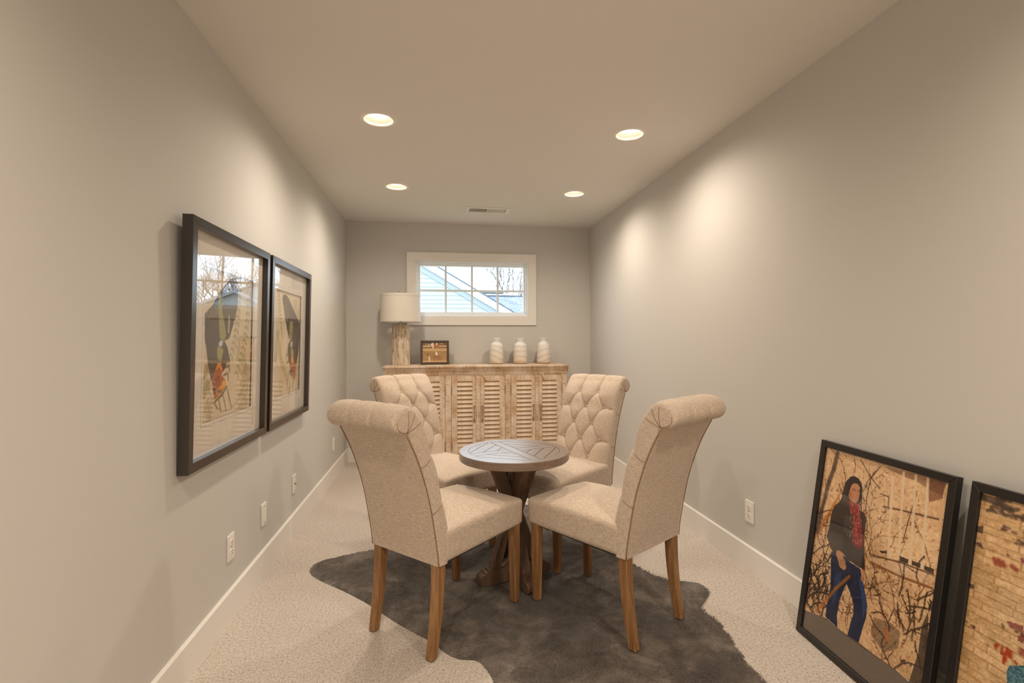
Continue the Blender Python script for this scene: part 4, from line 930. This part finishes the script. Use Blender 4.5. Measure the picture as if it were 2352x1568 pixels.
m = MB(); m.add([(W/2-.03, .013, .17), (W/2+.03, .013, .17), (W/2+.03, .075, .012), (W/2-.03, .075, .012), (W/2-.03, .016, .172), (W/2+.03, .016, .172), (W/2+.03, .078, .013), (W/2-.03, .078, .013)], [(0, 1, 2, 3), (7, 6, 5, 4), (0, 4, 5, 1), (3, 2, 6, 7), (0, 3, 7, 4), (1, 5, 6, 2)]); m.build('easel_back', slot_m, pf)
A = Art(W-2*fw, H-2*fw, 100, 84); aw, ah = A.W, A.H
def zz(*P): return [((x-370)/1150*aw, (1255-y)/865*ah) for x, y in P]      # traced from an enlargement of the little photo
A.img[...] = (176, 140, 96); A.mottle(9, (30, 26))
A.fill(zz((300, 390), (1600, 390), (1600, 540), (300, 540)), (126, 100, 74), 1, 10); A.fill(zz((300, 520), (1600, 520), (1600, 570), (300, 575)), (222, 198, 160)); A.fill(zz((300, 575), (1600, 560), (1600, 650), (300, 650)), (150, 118, 78), 1, 8); A.fill(zz((300, 650), (1600, 650), (1600, 765), (300, 765)), (208, 176, 126), 1, 6)
A.fill(zz((300, 1170), (1600, 1170), (1600, 1270), (300, 1270)), (216, 184, 130), 1, 6); A.fill(zz((300, 1230), (1600, 1225), (1600, 1300), (300, 1300)), (186, 140, 92))
A.fill(zz((900, 480), (1000, 470), (1120, 430), (1170, 480), (1140, 650), (1090, 650), (1040, 610), (940, 640)), (186, 118, 66), 1, 6); A.fill(zz((1000, 400), (1070, 410), (1060, 500), (1010, 510)), (232, 220, 200)); A.fill(zz((825, 390), (890, 390), (900, 520), (885, 650), (825, 640), (840, 520), (720, 500)), (234, 222, 198))
A.fill(zz((500, 450), (570, 450), (570, 475), (500, 475)), (240, 230, 210)); A.fill(zz((1235, 430), (1320, 430), (1320, 452), (1235, 452)), (240, 230, 210)); A.fill(zz((630, 440), (670, 440), (670, 540), (630, 540)), (240, 230, 210))
A.fill(zz((990, 790), (1040, 790), (1080, 880), (1060, 1000), (1040, 1060), (980, 1040), (1000, 930), (960, 910)), (232, 220, 204)); A.fill(zz((820, 950), (900, 930), (1250, 960), (1280, 1080), (1150, 1110), (930, 1080), (940, 1190), (900, 1190)), (170, 120, 74), 1, 8); A.fill(zz((640, 980), (700, 980), (740, 1100), (730, 1240), (670, 1230), (650, 1080)), (226, 204, 170)); A.fill(zz((610, 860), (640, 860), (650, 970), (615, 970)), (96, 70, 50))
A.build('photo_print', pf, (fw, .006, fw))

# ------------------------------------------------------------------ three glass vases
def vase_mat():
    m = M('swirled_milk_glass', rgb(226, 214, 198), .12, spec=.5)
    oi = m.n('ShaderNodeObjectInfo'); v = m.co(); sep = m.n('ShaderNodeSeparateXYZ'); m.l(v, sep.inputs[0])
    n1 = m.noise(v, 9, 3, .5); ang = m.math('ADD', m.math('MULTIPLY', sep.outputs[2], 22.), m.math('MULTIPLY', sep.outputs[0], 7.))
    sn = m.math('SINE', m.math('ADD', m.math('MULTIPLY', ang, 5.2), m.math('ADD', m.math('MULTIPLY', n1, 7.), m.math('MULTIPLY', oi.outputs['Random'], 9.))))
    band = m.ramp(m.math('ADD', m.math('MULTIPLY', sn, .5), .5), [(.02, rgb(212, 194, 174)), (.28, rgb(236, 229, 220)), (1., rgb(240, 236, 230))])
    hi = m.ramp(sep.outputs[2], [(.0, rgb(206, 172, 130)), (.07, rgb(226, 212, 194)), (.20, rgb(250, 250, 250))])
    m.col(m.mix(.5, band, hi)); m.b.inputs['Transmission Weight'].default_value = .08; m.b.inputs['Coat Weight'].default_value = .4
    return m
vm = vase_mat(); vp = None
for i, (x, lab) in enumerate(((.596, 'milky swirled glass vase standing nearest the small beaded photo frame'), (.842, 'milky swirled glass vase standing between the other two vases'), (1.086, 'milky swirled glass vase nearest the end of the sideboard'))):
    if vp is None:
        vp = thing('glass_vase', lab, 'vase', (x, 5.10, ST+.0005), 0, 'glass vases on the sideboard')
        pro = resample([(0.0, .002), (.060, .0), (.072, .006), (.0735, .03), (.070, .10), (.0655, .17), (.063, .192), (.056, .208), (.040, .216), (.033, .222), (.032, .230), (.036, .246), (.043, .262)], 44)
        inn = [(max(.0005, r-.0035), max(.006, z)) for r, z in pro[::-1]]
        m = MB(); m.lathe([tuple(q) for q in pro]+inn, 48, cap0=False, cap1=False); m.build('glass_body', vm, vp, 'all')
        t = vp
    else: t = copy_tree(vp); t.location = (x, 5.10, ST+.0005); t.rotation_euler = (0, 0, 1.3*i); t['label'] = lab

# ------------------------------------------------------------------ outside the window
grass_m = M('dull_grass', rgb(120, 126, 96), .95); b = MB(); b.box(-40, 60, 6.5, 90, -3.2, -3.0); struct('ground', b, grass_m, 'dull winter lawn outside the window', 'ground')
side_m = M('pale_vinyl_siding', rgb(136, 142, 143), .6); wtrim_m = M('white_exterior_trim', rgb(166, 169, 170), .5); roofe_m = M('dark_roof_edge', rgb(70, 76, 86), .7)
def shingle(name, c1, c2):
    m = M(name, c1, .9); br_ = m.n('ShaderNodeTexBrick'); br_.inputs['Color1'].default_value = (*c1, 1); br_.inputs['Color2'].default_value = (*c2, 1); br_.inputs['Mortar'].default_value = (*[q*.75 for q in c1], 1)
    br_.inputs['Scale'].default_value = 1; br_.inputs['Brick Width'].default_value = .3; br_.inputs['Row Height'].default_value = .14; br_.inputs['Mortar Size'].default_value = .012; m.l(m.co(), br_.inputs['Vector']); m.col(br_.outputs['Color']); return m
shg_m = shingle('grey_blue_shingles', rgb(94, 103, 116), rgb(128, 135, 146)); sht_m = shingle('tan_shingles', rgb(132, 126, 116), rgb(150, 144, 134))
gh = thing('neighbour_house', 'pale lap-sided gable house close outside the window', 'house', (0, 14, -3))
SL = -.588; rk = lambda x: 3.26+SL*x                          # upper roof edge along the gable, z at x (world)
AX = -4.2
gz = lambda z: z+3.0
hx_ = lambda z: (3.26-z)/.588
m = MB(); m.prism([(AX-7.5, 0), (4.0, 0), (4.0, gz(rk(4.0)-.36)), (AX, gz(rk(AX)-.36)), (AX-7.5, gz(rk(4.0)-.36))], 1, .03, 1.4); m.build('gable_wall', side_m, gh)
z = 1.30; ex_ = .116
while z < 4.2:
    xr = min(3.9, hx_(z+.40)); xr2 = min(3.9, hx_(z+ex_+.40))
    m = MB(); v = [(-3.2, -.012, gz(z)), (xr, -.012, gz(z)), (xr2, .006, gz(z+ex_)), (-3.2, .006, gz(z+ex_)), (-3.2, .03, gz(z)), (xr, .03, gz(z)), (xr2, .03, gz(z+ex_)), (-3.2, .03, gz(z+ex_))]
    m.add(v, [(0, 1, 2, 3), (7, 6, 5, 4), (0, 4, 5, 1), (3, 2, 6, 7), (0, 3, 7, 4), (1, 5, 6, 2)]); m.build('siding_board', side_m, gh); z += ex_
def rake(name, d0, d1, y0, y1, mat):
    m = MB(); xa, xb = AX, 4.6; m.prism([(xa, gz(rk(xa)-d1)), (xb, gz(rk(xb)-d1)), (xb, gz(rk(xb)-d0)), (xa, gz(rk(xa)-d0))], 1, y0, y1); m.build(name, mat, gh)
rake('frieze_board', .24, .42, -.03, .02, M('grey_frieze_paint', rgb(120, 127, 130), .6)); rake('soffit', .17, .25, -.075, .02, wtrim_m); rake('fascia_board', .03, .20, -.10, -.075, wtrim_m); rake('roof_edge', 0, .04, -.12, 1.5, roofe_m)
h2 = thing('shingled_house', 'house with a grey-blue shingle roof behind the gable house', 'house', (2.8, 18, -3))
m = MB(); m.prism([(-2.3, gz(.5)), (2.2, gz(2.95)), (2.2, gz(3.0)), (-2.3, gz(.55))], 0, -1.0, 1.0); m.build('roof', shg_m, h2)
m = MB(); m.cbox(-1.0, 1.0, 2.14, 2.26, gz(2.97), gz(3.03), .01); m.build('ridge_cap', roofe_m, h2)
m = MB(); m.box(-.95, .95, -1.9, 2.1, 0, gz(.4)); m.build('wall', side_m, h2)
h3 = thing('tan_roof_house', 'distant house with a tan shingle roof', 'house', (2.55, 24, -3))
m = MB(); m.prism([(-2.0, gz(1.2)), (1.0, gz(3.50)), (1.0, gz(3.56)), (-2.0, gz(1.26))], 0, -1.5, 1.0); m.build('roof', sht_m, h3)
m = MB(); m.cbox(-1.5, .72, .94, 1.06, gz(3.54), gz(3.60), .01); m.build('ridge_cap', roofe_m, h3)
m = MB(); m.box(-1.45, .95, -1.7, .9, 0, gz(1.2)); m.build('wall', side_m, h3)
h4 = thing('white_gable_house', 'white house with two small gables seen mirrored in the hung print', 'house', (7.6, 28, -3))
for nm, cx_, pk, hwid, y0 in (('gable', .0, 3.75, 2.6, 0), ('porch_gable', .7, 3.1, 1.2, -1.2)):
    m = MB(); m.prism([(cx_-hwid, 0), (cx_+hwid, 0), (cx_+hwid, gz(pk-hwid*.45)), (cx_, gz(pk)), (cx_-hwid, gz(pk-hwid*.45))], 1, y0, y0+3); m.build(nm+'_wall', wtrim_m, h4)
    for sg in (-1, 1): m = MB(); m.prism([(cx_, gz(pk+.02)), (cx_+sg*(hwid+.3), gz(pk-(hwid+.3)*.45+.02)), (cx_+sg*(hwid+.3), gz(pk-(hwid+.3)*.45+.12)), (cx_, gz(pk+.12))][::sg], 1, y0-.25, y0+3.1); m.build(nm+'_roof', roofe_m if nm == 'x' else M('pale_grey_roof', rgb(150, 156, 164), .8), h4)
bark_m = M('bare_bark', rgb(126, 112, 108), .9); pale_m = M('pale_bark', rgb(92, 88, 90), .9); pink_m = M('budding_bark', rgb(150, 122, 126), .9)
def tree(label, x, y, hgt, seed, mat, spread=.55):
    rnd = random.Random(seed); t = thing('bare_tree', label, 'tree', (x, y, -3.02), 0, 'bare trees beyond the houses'); tr_ = MB(); tw = MB()
    def grow(p, d, L, r, dep):
        q = p+d*L; mid = (p+q)/2+Vector((rnd.gauss(0, .03), rnd.gauss(0, .03), 0))*L
        (tr_ if dep == 0 else tw).tube([p, mid, q], [r, r*.85, r*.68], 5 if dep < 2 else 3)
        if dep >= 6 or r < .004: return
        for k in range(3 if dep > 0 else 4):
            nd = (d+Vector((rnd.gauss(0, spread), rnd.gauss(0, spread), rnd.gauss(.12, .2)))).normalized(); grow(p+d*L*rnd.uniform(.55, 1.0), nd, L*rnd.uniform(.62, .82), r*.6, dep+1)
    grow(Vector((0, 0, 0)), Vector((.02, 0, 1)), hgt*.30, hgt*.010, 0)
    tr_.build('trunk', mat, t); tag(tw.build('branches', mat, t), kind='stuff')
tree('slim bare tree rising behind the shingle roofs in the window view', 5.98, 38, 14.6, 3, pale_m, .24)
tree('wide bare tree mirrored in the hung print', 15.0, 42, 14.5, 5, bark_m, .42)
tree('pinkish budding tree mirrored above the white gable', 16.8, 56, 14.5, 8, pink_m, .42)
tree('budding tree behind the white gable house', 11.6, 50, 13.0, 12, pink_m, .36)
